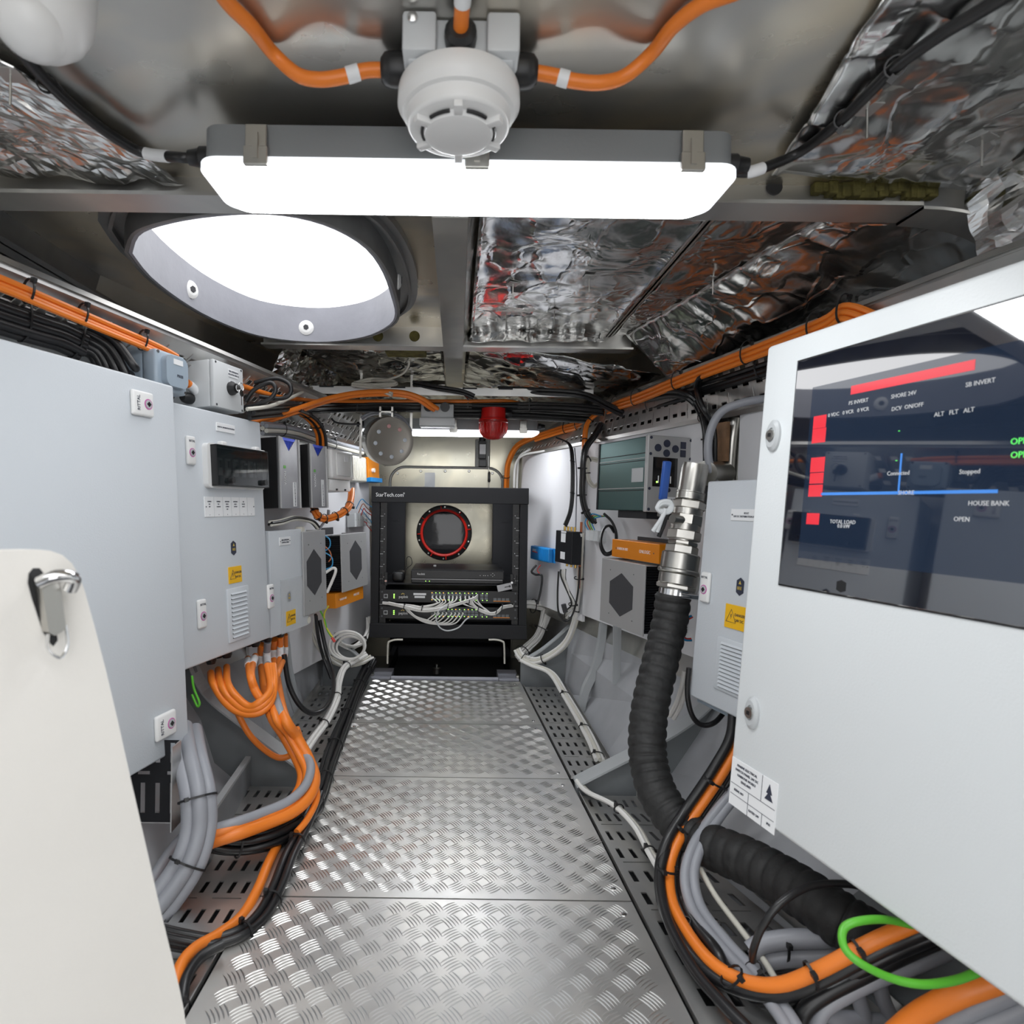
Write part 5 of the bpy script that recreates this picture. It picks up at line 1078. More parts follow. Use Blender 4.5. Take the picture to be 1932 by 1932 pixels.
# crossing channel in front of the bulkhead
a, b_ = P(585,735,1.86), P(1120,740,1.86)
t = thing('cable_tray', 'long slotted metal channel crossing below the ceiling above the rack', 'cable tray', (a+b_)/2)
loc(ob('channel', MB().box(a.x, b_.x, 1.86, 1.862, a.z-.012, a.z+.012, .0008).box(a.x, b_.x, 1.862, 1.94, a.z+.011, a.z+.0125), 'tray'), t)
for k in range(8):
    x = a.x+.05+k*(b_.x-a.x-.1)/7; loc(ob('slot', MB().box(x-.022, x+.022, 1.8592, 1.8605, a.z+.008, a.z+.0125), 'blkm'), t)
for px in (680, 775): 
    q = P(px, 850, 2.0); tag(ob('hanger_strip', MB().box(q.x-.004, q.x+.004, 2.0, 2.002, P(px, 865 if px == 680 else 830, 2.0).z, 1.03), 'steel'), f"thin upright metal hanger strip at the {'left' if px == 680 else 'right'} of the drum light", 'bracket')
TL_ = 'black cable tie on the '
# right orange bundle under the lip: 5 cables stacked
path = [PR(1665,574,-.0), PR(1610,562), PR(1560,590), PR(1440,640), PR(1300,697), PR(1215,734), PR(1165,753,.02), PR(1140,770,.05), P(1095,790,2.05), P(1060,800,2.15), P(1015,815,2.3)]
path = [p + Vector((-.008,0,-.016)) for p in path]
path[0] += Vector((.03,0,-.02))
bundle('cable', 'orange cable in the tied bundle running along the upper right tray', 'orange bundle along the upper right', path, 5, .0052, 'orc', fan=[(0,-.017),(0,-.0065),(0,.004),(.007,-.012),(.007,-.001)], ties=(.12,.22,.32,.43,.53,.61,.80,.88), nrm=(.15,0,1))
# black cables along the same tray, three levels
bundle('cable', 'black cable under the orange bundle on the upper right tray', 'black cables under the upper right orange bundle', [PT(x, y, .016) for x, y in ((1900,560),(1700,625),(1560,650),(1440,688),(1300,734),(1230,758),(1180,778))]+[P(1130,784,1.93),P(1060,780,1.96),P(960,775,1.97),P(850,774,1.97)], 5, .0058, 'blkc', ties=(.3,.5), fan=[(0,-.012),(0,0),(.010,-.006),(.012,-.017),(-.003,-.022)], nrm=(.15,0,1))
bundle('cable', 'black cable strapped to the slotted upper right tray', 'black cables on the slotted upper right tray', [PT(x, y) for x, y in ((1500,690),(1430,712),(1330,752),(1250,781),(1180,808),(1120,835),(1085,856))], 5, .0045, 'blkc', fan=[(0,-.010),(0,0),(0,.009),(.008,-.004),(.008,.005)], ties=(.15,.4,.6,.8), nrm=(.15,0,1))
bundle('cable', 'black cable on the lower edge of the upper right tray', 'black cables low on the right tray', [PT(x, y) for x, y in ((1500,728),(1430,750),(1330,782),(1290,792),(1200,818),(1150,832))], 3, .0045, 'blkc', fan=[(0,-.008),(0,0),(.008,-.004)], ties=(.2,.6), nrm=(.15,0,1))
cable('cable', 'white cable winding under the upper right tray lip to the right board', [PT(1245,798,.014),PT(1215,812,.014),PT(1170,808,.014),PT(1135,814,.014),P(1108,836,1.93),P(1065,846,2.1),P(1020,852,2.25),P(985,860,2.35),P(972,880,2.4),P(970,920,2.42)], .0045, 'whc')
cable('cable', 'second white cable beside the first under the right tray lip, dropping at the rack', [P(1000,848,2.33),P(980,862,2.38),P(976,890,2.42),P(975,925,2.43)], .0045, 'whc')
# black bundle looping from the crossing channel to the tray
bundle('cable', 'black cable sagging from the crossing channel to the upper right tray', 'black cables sagging from the crossing channel', [P(940,735,1.9),P(1020,738,1.86),P(1100,745,1.84),PT(1150,768,.04),PT(1190,785,.03),PT(1240,796,.02),PT(1290,788,.016),PT(1340,772,.016)], 4, .0052, 'blkc', ties=(.6,), seg=8)
# black down-run with grey cable at x~1340
bundle('cable', 'black cable curving down from the tray behind the right cabinet', 'black cables curving down beside the steel pipe', [PT(1215,752,.02),PT(1260,742,.03),PT(1295,745,.04),PT(1318,765,.045),P(1332,800,1.31),P(1336,850,1.30),P(1336,960,1.30)], 3, .0058, 'blkc', ties=(.62,.8))
bundle('cable', 'black cable dropping from the black row to the right cabinet', 'black cables dropping to the right cabinet', [PT(1345,706,.02),PT(1322,712,.03),PT(1316,735,.035),P(1324,765,1.29),P(1345,805,1.30),P(1348,860,1.30),P(1346,950,1.30)], 2, .0052, 'blkc')
cable('cable', 'thick grey cable bending down from the right tray to the right cabinet', [P(1460,750,1.2),P(1400,760,1.22),P(1360,778,1.24),P(1340,815,1.25),P(1336,860,1.25),P(1346,905,1.25),P(1352,950,1.27)], .0085, 'gryc')
# orange + black drop at x~1105
bundle('cable', 'orange cable turning down from the bundle beside the green charger', 'orange cables turning down by the green charger', [P(1155,772,1.88),P(1125,782,1.9),P(1108,800,1.9),P(1103,830,1.88),P(1102,870,1.86)], 2, .0052, 'orc', ties=(.45,.75))
bundle('cable', 'black cable running down the right board left of the green charger', 'black cables down the right board', [P(1135,800,1.86),P(1122,822,1.84),P(1104,850,1.80),P(1100,900,1.80),P(1100,940,1.80),P(1108,968,1.80),P(1122,985,1.82)], 3, .0048, 'blkc', ties=(.45,.65,.82))
bundle('cable', 'black antenna cable dropping to the gold connectors of the black box', 'black antenna cables to the black box', [P(1050,826,1.98),P(1074,838,1.96),P(1080,870,1.93),P(1080,930,1.92),P(1076,965,1.91),P(1066,992,1.90)], 4, .0026, 'blkc', ties=(.4,.62), fan=[(-.0075,0),(-.002,.0),(.003,0),(.008,0)])
cable('cable', 'single thin grey cable hanging right of the antenna cables', [P(1084,845,1.96),P(1088,900,1.93),P(1087,960,1.92),P(1086,1000,1.91)], .0022, 'gryc')
# orange riser at bulkhead corner
bundle('cable', 'orange cable rising behind the right corner of the rack', 'orange cables rising behind the rack', [P(953,940,2.52),P(954,900,2.5),P(958,870,2.48),P(975,840,2.44),P(1010,822,2.4)], 4, .006, 'orc', ties=(.25,), fan=[(-.014,0),(-.004,0),(.006,0),(.0,.01)])
# crossing orange / black run
bundle('cable', 'orange cable sweeping from the left cabinets to the crossing channel', 'orange cables sweeping from the distribution cabinet', [P(440,812,1.50),P(500,793,1.54),P(560,774,1.62),P(620,754,1.74),P(680,743,1.80),P(750,742,1.85),P(790,752,1.86),P(812,766,1.88),P(822,772,1.9)], 2, .0070, 'orc', seg=10)
cable('cable', 'orange cable running behind the black ones across the compartment', [P(440,722,1.42),P(500,742,1.50),P(545,752,1.64),P(620,756,1.85),P(700,757,1.95),P(800,757,1.97),P(900,757,1.97),P(960,757,1.97),P(1000,768,2.0),P(1023,772,2.0),P(1010,780,2.02),P(970,783,2.04),P(958,782,2.05)], .0060, 'orc')
bundle('cable', 'black cable crossing the compartment below the orange one', 'black cables crossing above the rack', [P(470,775,1.35),P(540,770,1.6),P(620,766,1.88),P(700,765,1.96),P(800,765,1.98),P(900,766,1.98),P(1000,764,1.95),P(1080,766,1.9),P(1140,772,1.85)], 5, .0052, 'blkc', ties=(.35,.5,.62,.75), fan=[(0,-.008),(0,0),(.01,-.004),(.01,.005),(0,-.016)])
bundle('cable', 'black loose cable lying across the top of the channel', 'black loose cables on the channel', [P(780,722,1.87),P(820,730,1.85),P(870,738,1.84),P(895,748,1.84)], 3, .0045, 'blkc')
bundle('cable', 'cream cable of the flat coil lying on the crossing channel', 'cream coil on the channel', [P(668,724,1.85),P(700,716,1.86),P(740,720,1.87),P(742,726,1.86),P(690,728,1.84),P(665,726,1.84),P(700,730,1.84),P(740,745,1.83)], 3, .0036, 'crm')
cable('cable', 'thin cream cable rising from the coil up to the ceiling', [P(700,718,1.86),P(730,716,1.8),P(758,706,1.75),P(770,692,1.7),P(772,680,1.68)], .003, 'crm')
cable('cable', 'straight cream cable from the key switch box toward the channel', [P(466,772,1.33),P(510,766,1.4),P(545,752,1.55),P(588,732,1.8)], .0045, 'crm')
for k, pts in enumerate(([(463,758),(480,735),(510,722),(520,735),(510,752),(480,765),(462,768)], [(480,722),(520,714),(545,724),(548,742),(530,752),(490,748)])):
    cable('cable', ('black cable loop close behind the key switch box','wider black cable loop under the foil behind the key switch box')[k], [P(x, y, 1.38+.05*k) for x, y in pts], .005, 'blkc')
cable('cable', 'black cable circle hanging left of the drum light', [P(x, y, 1.95) for x, y in ((668,774),(640,772),(624,782),(632,796),(655,800),(680,800))], .003, 'blkc')
# left orange lip cable + black bundle
bundle('cable', 'orange cable along the upper left tray edge', 'orange cables along the upper left tray edge', [PL(x, y)+Vector((.004,0,-.012)) for x, y in ((-60,490),(0,512),(100,556),(200,600),(290,640),(330,662))], 3, .0048, 'orc', fan=[(0,.002),(0,-.007),(.004,-.012)], ties=(.3,.52,.75), nrm=(.15,0,1))
bundle('cable', 'thick black cable in the big tied bundle above the left cabinet', 'big black bundle above the left cabinet', [P(-60,560,.80),P(0,582,.85),P(60,602,.90),P(110,618,.95),P(155,640,.99)], 8, .0072, 'blkc', fan=[(0,-.030),(0,-.018),(0,-.006),(0,.006),(.010,-.024),(.010,-.012),(.010,0),(-.004,.016)], ties=(.45,.93), nrm=(0,0,1), seg=10)
for k, (m_, e) in enumerate(zip(((150,612),(150,622),(148,634),(146,646),(142,655),(138,660)), ((252,690),(238,705),(222,704),(205,700),(195,698),(182,690)))):
    cable('cable', f"black cable fanning out of the big bundle, {('topmost, into the isolator gland','second from the top','third from the top','fourth from the top','fifth from the top','lowest of the fan')[k]}", [P(m_[0]-40, m_[1]-16, .95), P(*m_, .99), P((m_[0]*.45+e[0]*.55)+6, m_[1]*.6+e[1]*.4-4, 1.01), P(e[0], e[1], 1.02), P(e[0]+(4 if k == 0 else 10), e[1]+(4 if k == 0 else 45), 1.04)], .0068, 'blkc', 'black cables fanning out of the big bundle')
a, b_ = P(8,600,.93), P(140,650,1.02)
t = thing('slotted_strip', 'dark grey slotted metal strip beneath the big black bundle', 'bracket', a)
d = (b_-a).normalized(); up = Vector((0,0,1)); rot = Matrix((d, up.cross(d)*-1, up)).transposed().to_4x4(); ln = (b_-a).length
loc(ob('strip', MB().box(-.02, ln, -.001, .001, -.010, .010, m=Matrix.Translation(a)@rot), 'dalu'), t)
for k in range(2): loc(ob('slot', MB().box(.03+k*.065, .065+k*.065, -.0016, .0016, -.0035, .0035, m=Matrix.Translation(a)@rot), 'blk'), t)
cable('cable', 'short orange cable with a white sleeve between the isolator and the key switch box', [LW.hit(352,722,.10), LW.hit(362,730,.10), LW.hit(378,748,.10), LW.hit(392,756,.10)], .008, 'orc', sl=(.2,.5))
# grey bundle above inverters, and drop
bundle('cable', 'grey cable in the bundle passing over the inverters', 'grey bundle over the inverters', [P(495,808,1.5),P(530,810,1.62),P(560,816,1.72),P(600,830,1.88),P(640,842,2.05),P(680,852,2.2)], 5, .0058, ['gryc','crm'], ties=(.2,.75), fan=[(0,-.012),(0,0),(0,.011),(.010,-.006),(.010,.006)], nrm=(0,0,1))
bundle('cable', ['orange cable curving down behind the second inverter','black cable curving down behind the second inverter'], 'cables curving down behind the second inverter', [P(556,774,1.62),P(575,782,1.7),P(594,798,1.76),P(605,820,1.80),P(607,850,1.82)], 4, .0052, ['orc','blkc'], fan=[(-.012,0),(-.003,.0),(.006,0),(.014,0)], ties=(.3,.6))
# orange taped loop below the inverters
bundle('cable', 'orange cable of the black-taped loop below the inverters', 'orange loop below the inverters', [P(590,940,1.80),P(592,958,1.75),P(598,972,1.75),P(612,978,1.78),P(636,972,1.82),P(655,960,1.86),P(662,945,1.9),P(664,925,1.95)], 3, .0055, 'orc', ties=(.2,.32,.44,.56,.68,.8))
bundle('cable', 'grey cable bending down under the inverters', 'grey cables bending down under the inverters', [P(620,962,1.8),P(618,978,1.8),P(608,990,1.78),P(600,1004,1.76)], 2, .0035, 'gryc')
bundle('cable', ['thin black cable tangled above the small filmed cabinet','thin cream cable tangled above the small filmed cabinet'], 'thin cables tangled above the small filmed cabinet', [P(510,988,1.45),P(530,985,1.5),P(555,978,1.58),P(575,980,1.66),P(590,985,1.7),P(600,996,1.72)], 4, .0032, ['blkc','crm'])
for k, (m_, pts) in enumerate((('blu',[(612,1010),(622,1018),(622,1032),(612,1040)]),('brn',[(612,1030),(622,1040),(625,1052),(620,1060)]),('blu',[(612,1042),(626,1052),(626,1068),(612,1075)]),('whc',[(612,1082),(628,1072),(633,1080),(617,1118)]))):
    cable('wire', ('small blue wire arc at the fins of the left computers, upper','brown wire at the fins of the left computers','larger blue wire arc at the fins of the left computers, lower','cream wire bent like a V at the fins of the left computers')[k], [P(x, y, 1.72) for x, y in pts], (.0018,.0018,.0018,.0042)[k], m_, cat='wire')
for k in range(2): cable('wire', ('green and yellow earth wire nearer the hexagon computer','green and yellow earth wire farther to the right')[k], [P(x, y, 1.75) for x, y in (((604,1152),(612,1168),(618,1190),(630,1207)) , ((620,1143),(612,1158),(614,1180),(628,1203)))[k]], .0024, ('grn','yel')[k], cat='wire')
tag(ob('wire_ferrule', MB().tube([P(626,1203,1.74), P(632,1211,1.74)], .004, 8), 'red'), 'red lug at the end of the green and yellow wires', 'lug')
# ================================================================ DRUM LIGHT, BEACON, JUNCTION BOX
c = P(736,833,1.90); ax = Vector((.42,-1,-.16)).normalized(); R_ = .077
M['drumf'] = mat('drum_face_metal', (.30,.28,.25), .38, .5, bump=.05)
t = thing('drum_light', 'round stainless drum floodlight with a ring of eight lamps, hanging above the rack', 'floodlight', c)
loc(ob('drum', MB().lathe(c, -ax, [(0,R_*.97),(.004,R_),(.012,R_),(.055,R_),(.085,R_*.86),(.090,R_*.4)], 40), 'steel', sm=True), t)
loc(ob('face_plate', MB().lathe(c, ax, [(0,R_*.985),(.002,R_*.98),(.0024,R_*.8),(.0014,R_*.78),(.0016,.001)], 40), 'drumf', sm=True), t)
A_ = ax.orthogonal().normalized(); ref = Vector((1,0,0)); ref = (ref-ax*ref.dot(ax)).normalized(); B_ = ref.cross(ax); 
if B_.z < 0: B_ = -B_
M['lens'] = mat('small_lens', (.55,.6,.66), .15); M['lensr'] = mat('small_lens_pink', (.62,.34,.34), .2)
for k in range(8):
    an = math.radians(90-45*k+5)
    q = c + (ref*math.cos(an) + B_*math.sin(an))*R_*.62 + ax*.002; loc(ob('lamp_lens', MB().lathe(q, ax, [(0,.0066),(.002,.006),(.003,.003)], 14), 'lensr' if k in (0,1) else 'lens', sm=True), t)
q = c - ax*.045 + Vector((0,0,R_)); loc(ob('mount_bracket', MB().box(q.x-.022,q.x-.016,q.y-.01,q.y+.02,q.z-.012,q.z+.03).box(q.x+.016,q.x+.022,q.y-.01,q.y+.02,q.z-.012,q.z+.03).box(q.x-.022,q.x+.022,q.y-.01,q.y+.02,q.z+.012,q.z+.016), 'steel'), t)
bundle('cable', 'grey cable curled over the top of the drum light', 'grey cables curled over the drum light', [P(682,790,2.0),P(700,780,2.0),P(730,778,2.0),P(760,790,2.0),P(775,815,2.0)], 3, .004, 'gryc')
c = P(931,778,1.96)
t = thing('beacon', 'red warning beacon with a ribbed red dome in front of the far strip light', 'beacon', c)
loc(ob('base', MB().lathe(c+Vector((0,0,.012)), (0,0,-1), [(0,.038),(.032,.040),(.034,.045),(.040,.047)], 36), 'redp', sm=True), t)
b0 = c+Vector((0,0,-.028)); loc(ob('lens_dome', MB().lathe(b0, (0,0,-1), [(0,.0475),(.006,.0475),(.008,.0455),(.024,.045),(.040,.042),(.053,.032),(.059,.018),(.061,.001)], 36), 'redl', sm=True), t)
for k in range(24):
    an = k/24*6.283; d = Vector((math.cos(an), math.sin(an), 0)); loc(ob('dome_rib', MB().tube([b0+d*.0455+Vector((0,0,-.008)), b0+d*.0452+Vector((0,0,-.024)), b0+d*.0422+Vector((0,0,-.040))], .0012, 5), 'redl'), t)
loc(ob('gland', MB().lathe(c+Vector((.038,0,-.004)), (1,0,0), [(0,.010),(.012,.011),(.022,.008)], 12), 'blk', sm=True), t)
loc(ob('base_plate', MB().box(c.x-.07,c.x+.075,c.y-.03,c.y+.03,c.z+.0125,c.z+.018), 'blkm'), t)
c = P(825,786,1.93)
t = thing('junction_box', 'grey junction box with two glands fed by the orange cables above the rack', 'electrical box', c)
loc(ob('box', MB().box(c.x-.052,c.x+.052,c.y,c.y+.06,c.z-.004,c.z+.040,.003), 'gpl', sm=True), t); loc(ob('lid', MB().box(c.x-.056,c.x+.056,c.y-.012,c.y+.06,c.z-.030,c.z-.005,.003), 'lgpl', sm=True), t)
for s_ in (-.028,.024): loc(ob('gland', MB().cyl((c.x+s_,c.y,c.z+.030), (0,-1,0), .015, .006, 18), 'blk', sm=True), t)
# ================================================================ SMOKE DETECTOR AND DOME
c = P(866,168,.58); z0 = .992
t = thing('smoke_detector', 'white round smoke detector hanging on a grey box in front of the near strip light', 'smoke detector', c)
loc(ob('mounting_box', MB().box(c.x-.046, c.x+.049, c.y-.040, c.y+.045, z0, 1.0295, .003), 'lgpl', sm=True), t)
for x0_, x1_ in ((-.050,-.020),(.024,.053)): loc(ob('box_post', MB().box(c.x+x0_, c.x+x1_, c.y-.050, c.y-.02, z0+.002, 1.029, .003), 'lgpl', sm=True), t)
loc(ob('base_ring', MB().lathe((c.x,c.y,z0+.001), (0,0,-1), [(0,.050),(.001,.0565),(.004,.0575),(.016,.0580),(.019,.056),(.0235,.0535),(.0245,.0505)], 56), 'wpl', sm=True), t)
loc(ob('sensor_head', MB().lathe((c.x,c.y,z0-.022), (0,0,-1), [(0,.0495),(.012,.0485),(.0145,.047),(.0155,.045),(.016,.036),(.0165,.034),(.021,.032),(.0225,.028),(.0228,.001)], 56), 'wpl', sm=True), t)
for k in range(6):
    an = k/6*6.283+.52; q = Vector((c.x,c.y,z0-.0375))
    loc(ob('cage_rib', MB().box(-.0095,.0075,-.0040,.0040,-.0055,.0005,.001, m=Matrix.Translation(q+Vector((math.cos(an)*.038,math.sin(an)*.038,0)))@Matrix.Rotation(an,4,'Z')), 'wpl', sm=True), t)
    a2 = an+.52; pts = [q+Vector((math.cos(a2+e)*.0345, math.sin(a2+e)*.0345, -.0022)) for e in (-.3,-.15,0,.15,.3)]; loc(ob('vent_slot', MB().tube(pts, .0018, 6), 'blk'), t)
zg = 1.0115
for s_ in (-1, 1):
    gq = Vector((c.x+s_*.046, c.y, zg)); loc(ob('gland', MB().lathe(gq, (s_,0,0), [(0,.0150),(.004,.0160),(.018,.0155),(.024,.0145),(.028,.010)], 16), 'blk', sm=True), t)
gq = Vector((c.x+.001, c.y-.040, zg-.002)); loc(ob('gland', MB().lathe(gq, (0,-1,0), [(0,.014),(.004,.0145),(.012,.014),(.016,.010)], 16), 'blk', sm=True), t)
loc(ob('screw', MB().lathe((c.x-.041,c.y-.0505,zg+.010), (0,-1,0), [(0,.005),(.002,.0045),(.003,.002)], 12), 'polish', sm=True), t)
dt = .58
ZL = 1.021
def CZ(*q): return [PZ(x, y, ZL) for x, y in q]
cable('cable', 'orange cable leaving the smoke detector to the left', [Vector((c.x-.068,c.y,zg)), P(690,133,dt), P(645,145,dt), P(600,150,dt), P(560,140,dt)]+CZ((515,100),(475,50),(430,5),(400,-40)), .0066, 'orc', seg=14, sl=(.165,.225))
cable('cable', 'orange cable leaving the smoke detector to the right', [Vector((c.x+.071,c.y,zg)), P(1045,143,dt), P(1085,153,dt), P(1135,156,dt), P(1180,143,dt)]+CZ((1230,100),(1270,50),(1325,8),(1385,-15),(1450,-40)), .0066, 'orc', seg=14, sl=(.135,.19))
cable('cable', 'short orange cable coming straight toward the viewer from the smoke detector', [gq+Vector((0,-.012,.0)), gq+Vector((.001,-.03,.004)), gq+Vector((.003,-.06,.010)), gq+Vector((.006,-.12,.011))], .0066, 'orc', seg=14)
a, b_ = gq+Vector((.0012,-.034,.005)), gq+Vector((.0025,-.052,.0088)); tag(ob('marker_sleeve', MB().cyl(a, b_-a, .0072, (b_-a).length, 16), 'lab', sm=True), 'white printed sleeve on the middle orange cable of the smoke detector', 'sleeve')
c = P(84,40,.50); c.z -= .012
t = thing('dome_sensor', 'white plastic dome sensor at the upper left corner of the ceiling', 'sensor', c)
loc(ob('dome', MB().lathe(c+Vector((0,0,.035)), (0,-.12,-1), [(-.01,.0375),(0,.0375),(.020,.037),(.034,.032),(.046,.022),(.051,.010),(.052,.001)], 40), 'wpl', sm=True), t)
loc(ob('window', MB().lathe(c+Vector((-.002,-.010,.004)), (-.15,-.6,-1), [(0,.027),(.012,.0265),(.020,.021),(.025,.012),(.0262,.001)], 32), 'wpl', sm=True), t)
Yb = .70
cable('cable', 'black cable from the left end of the near strip light curving past the white dome', [P(368,298,.71), P(340,297,.70)]+[PZ(x, y, 1.008) for x, y in ((270,288),(210,255),(150,210),(95,160),(50,110),(15,60),(-20,0))], .0058, 'blkc', seg=12, sl=(.17,.24))
cable('cable', 'black cable from the right end of the near strip light curving up to the corner', [P(1392,325,.71), P(1425,322,.70)]+[PZ(x, y, 1.008) for x, y in ((1500,292),(1560,250),(1600,215),(1650,165),(1700,118),(1780,62),(1860,15),(1950,-40))], .0058, 'blkc', seg=12, sl=(.08,.14))
for i, (px, py, Y) in enumerate(((88,157,.65),(1592,224,.67),(1690,125,.65))):
    p = PZ(px, py, 1.008); s_ = Vector((1,0,-.8)).normalized() if px > 900 else Vector((1,0,.8)).normalized(); tdir = Vector((-.5,.2,.6)).normalized(); tdir = (tdir - s_*tdir.dot(s_)).normalized(); tie(p, s_, tdir.cross(s_), tdir, .0075, .0075, ('black cable tie holding the left lamp cable by the dome','lower black cable tie on the right lamp cable','upper black cable tie on the right lamp cable')[i], 'cable ties on the lamp cables')
# ================================================================ PIPE AND HOSE
def YI(pts, y0, y1): return pts
t = thing('pipe_assembly', 'stainless bent pipe with ball valve and hose fittings hanging on the right', 'pipe', P(1300,940,1.22))
top = P(1304,925,1.22); bot = P(1270,1140,1.20); ax = (bot-top).normalized(); Ln = (bot-top).length
def tp(py): return (py-925)/(1140-925)*Ln
K = 1.22/F
bend = smooth([P(1360,885,1.34), P(1335,888,1.28), P(1314,892,1.235), P(1305,915,1.22), top+ax*.004], 6)
loc(ob('bent_pipe', MB().tube([P(1395,880,1.36), P(1318,878,1.225), P(1312,890,1.22), top+ax*.01][:0] or [P(1385,893,1.38), P(1330,893,1.25)], 24*K, 24), 'steel', sm=True), t)
v = MB().lathe(P(1313,874,1.215), (top-P(1313,874,1.215)), [(0,22*K),(.012,24*K),(tp(940)-tp(874)+.002,24*K)], 28); loc(ob('riser_pipe', v, 'steel', sm=True), t)
def seg_(nm, a, b_, r0, r1=None, n=28, m='steel', bev=2*K):
    r1 = r1 or r0; a, b_ = tp(a), tp(b_); loc(ob(nm, MB().lathe(top, ax, [(a, (r0-2)*K),(a+bev,r0*K),(b_-bev,r1*K),(b_,(r1-2)*K)], n), m, sm=(n > 10)), t)
seg_('threaded_collar', 930, 945, 25); 
for k in range(5): seg_('thread_ring', 929+k*3.2, 931.5+k*3.2, 26)
seg_('upper_hex_nut', 946, 962, 30, n=6); seg_('valve_body', 960, 1004, 27); seg_('valve_flat', 972, 992, 29.5, n=8); seg_('lower_hex_nut', 1002, 1020, 30, n=6)
seg_('nipple', 1018, 1026, 24); seg_('union_ring', 1022, 1030, 28, n=8); seg_('hex_adapter', 1030, 1046, 29, n=6); seg_('coupling_shell', 1045, 1078, 34); seg_('coupling_rim', 1075, 1083, 37); seg_('cam_body', 1083, 1104, 33); seg_('cam_hex', 1103, 1112, 35, n=6)
seg_('hose_clamp', 1112, 1134, 29, m='polish')
q = top+ax*tp(1122); loc(ob('clamp_bolt', MB().cyl(q+Vector((.0,-.033,.003)), (1,0,-.1), .0055, .05, 10), 'polish', sm=True), t)
# valve lever with blue sleeve
p0, p1, p2 = P(1268,980,1.17), P(1250,945,1.14), P(1259,870,1.12)
loc(ob('valve_stem', MB().cyl(P(1292,982,1.2), (-1,-.5,.1), .009, .034, 12), 'steel', sm=True), t)
d = (p2-p1).normalized(); sd = Vector((1,.35,0)).normalized(); nn = d.cross(sd)
mr = Matrix.Translation(p1) @ Matrix((sd, nn, d)).transposed().to_4x4()
loc(ob('lever', MB().box(-.007,.007,-.0015,.0015,-.03,.02, m=mr), 'steel'), t)
loc(ob('blue_sleeve', MB().box(-.0085,.0085,-.004,.004,.002,(p2-p1).length,.003,3, m=mr), 'bluehan', sm=True, label='blue lever sleeve'), t)
rg = [P(x, y, 1.12) for x, y in ((1240,960),(1246,948),(1262,946),(1268,956),(1262,966),(1248,966),(1240,958),(1250,950),(1264,952),(1262,962),(1246,964))]
tag(ob('rope_knot', MB().tube(smooth(rg, 5), .0042, 8), 'lgpl', sm=True), 'grey cord knotted round the blue valve lever', 'cord')
for k, e in enumerate(((1232,1002),(1240,1003))): cable('cord_end', ('frayed grey cord end hanging left of the valve','second grey cord end hanging beside the first')[k], [P(1256,960,1.12), P(1250,975,1.12), P(e[0], e[1], 1.13)], .004, 'lgpl', cat='cord')
cable('cord_end', 'thin black strap end below the grey cord knot', [P(1258,968,1.13), P(1252,990,1.14), P(1243,1012,1.15)], .0042, 'blkc', cat='strap')
# corrugated hose
hp = [(1270,1120,1.20),(1266,1160,1.20),(1255,1210,1.19),(1243,1260,1.17),(1231,1310,1.15),(1223,1360,1.13),(1221,1410,1.11),(1226,1450,1.09),(1240,1495,1.06),(1268,1540,1.03),(1305,1575,1.0),(1350,1600,.96),(1410,1625,.91),(1470,1658,.86),(1530,1695,.81),(1590,1738,.77),(1645,1772,.76),(1710,1800,.82),(1780,1815,.9)]
hc_ = smooth([P(*q) for q in hp], 22); rr_ = .0335
o = ob('corrugated_hose', MB().tube(hc_, rr_, 26, rf=lambda i: rr_*(1.025-.07*abs(math.cos(math.pi*i/9.5))**5) - (0 if i > 3 else .002)), 'hose', sm=True); tag(o, 'thick black corrugated hose dropping from the valve and running along the right tray', 'hose')
# ================================================================ RIGHT FLOOR CABLES
def gap(pts, dx, dy, dY=0): return [P(x+dx, y+dy, Y+dY) for x, y, Y in pts]
base = [(1402,1330,1.03),(1396,1395,1.02),(1362,1460,1.01),(1312,1535,1.0),(1278,1590,.975),(1263,1640,.95),(1268,1700,.90),(1298,1760,.84),(1342,1815,.78),(1400,1850,.74),(1470,1858,.71),(1545,1830,.69),(1640,1780,.675),(1720,1745,.67),(1800,1715,.66)]
def side(pts, d, dY=0):
    out = []
    for i, (x, y, Y) in enumerate(pts):
        a, b = pts[max(i-1,0)], pts[min(i+1,len(pts)-1)]; tx, ty = b[0]-a[0], b[1]-a[1]; l = math.hypot(tx, ty)
        out.append(P(x + ty/l*d, y - tx/l*d, Y+dY))
    return out
G = 'thick cables looping across the right tray'
cable('cable', 'thick orange cable sweeping across the right floor tray in front of the hose', gap(base,0,0), .0082, 'orc', G, seg=12)
cable('cable', 'black cable on the aisle side of the thick orange one, right tray', side(base,-19,0), .0080, 'blkc', G, seg=12)
cable('cable', 'black cable on the hull side of the thick orange one, right tray', side(base,20,.012)[:9]+side(base,-36,.02)[9:], .0078, 'blkc', G, seg=12)
cable('cable', 'second orange cable half hidden by black ones beside the right hose', side(base,32,.025)[:7]+[P(1305,1720,.90), P(1345,1745,.85), P(1368,1790,.81)], .0062, 'orc', G, seg=12)
cable('cable', 'black cable leaning from the right rib behind the orange one', [P(1385,1400,1.05),P(1340,1465,1.04),P(1296,1535,1.02),P(1258,1600,.97),P(1246,1660,.93),P(1262,1740,.86),P(1310,1830,.78),P(1370,1900,.72),P(1430,1960,.68)], .0075, 'blkc', G, seg=12)
gb = [(1384,1490,1.0),(1340,1545,.98),(1306,1600,.95),(1292,1655,.92),(1306,1715,.88),(1350,1775,.82),(1400,1830,.77),(1440,1875,.73),(1480,1930,.69),(1510,1990,.66)]
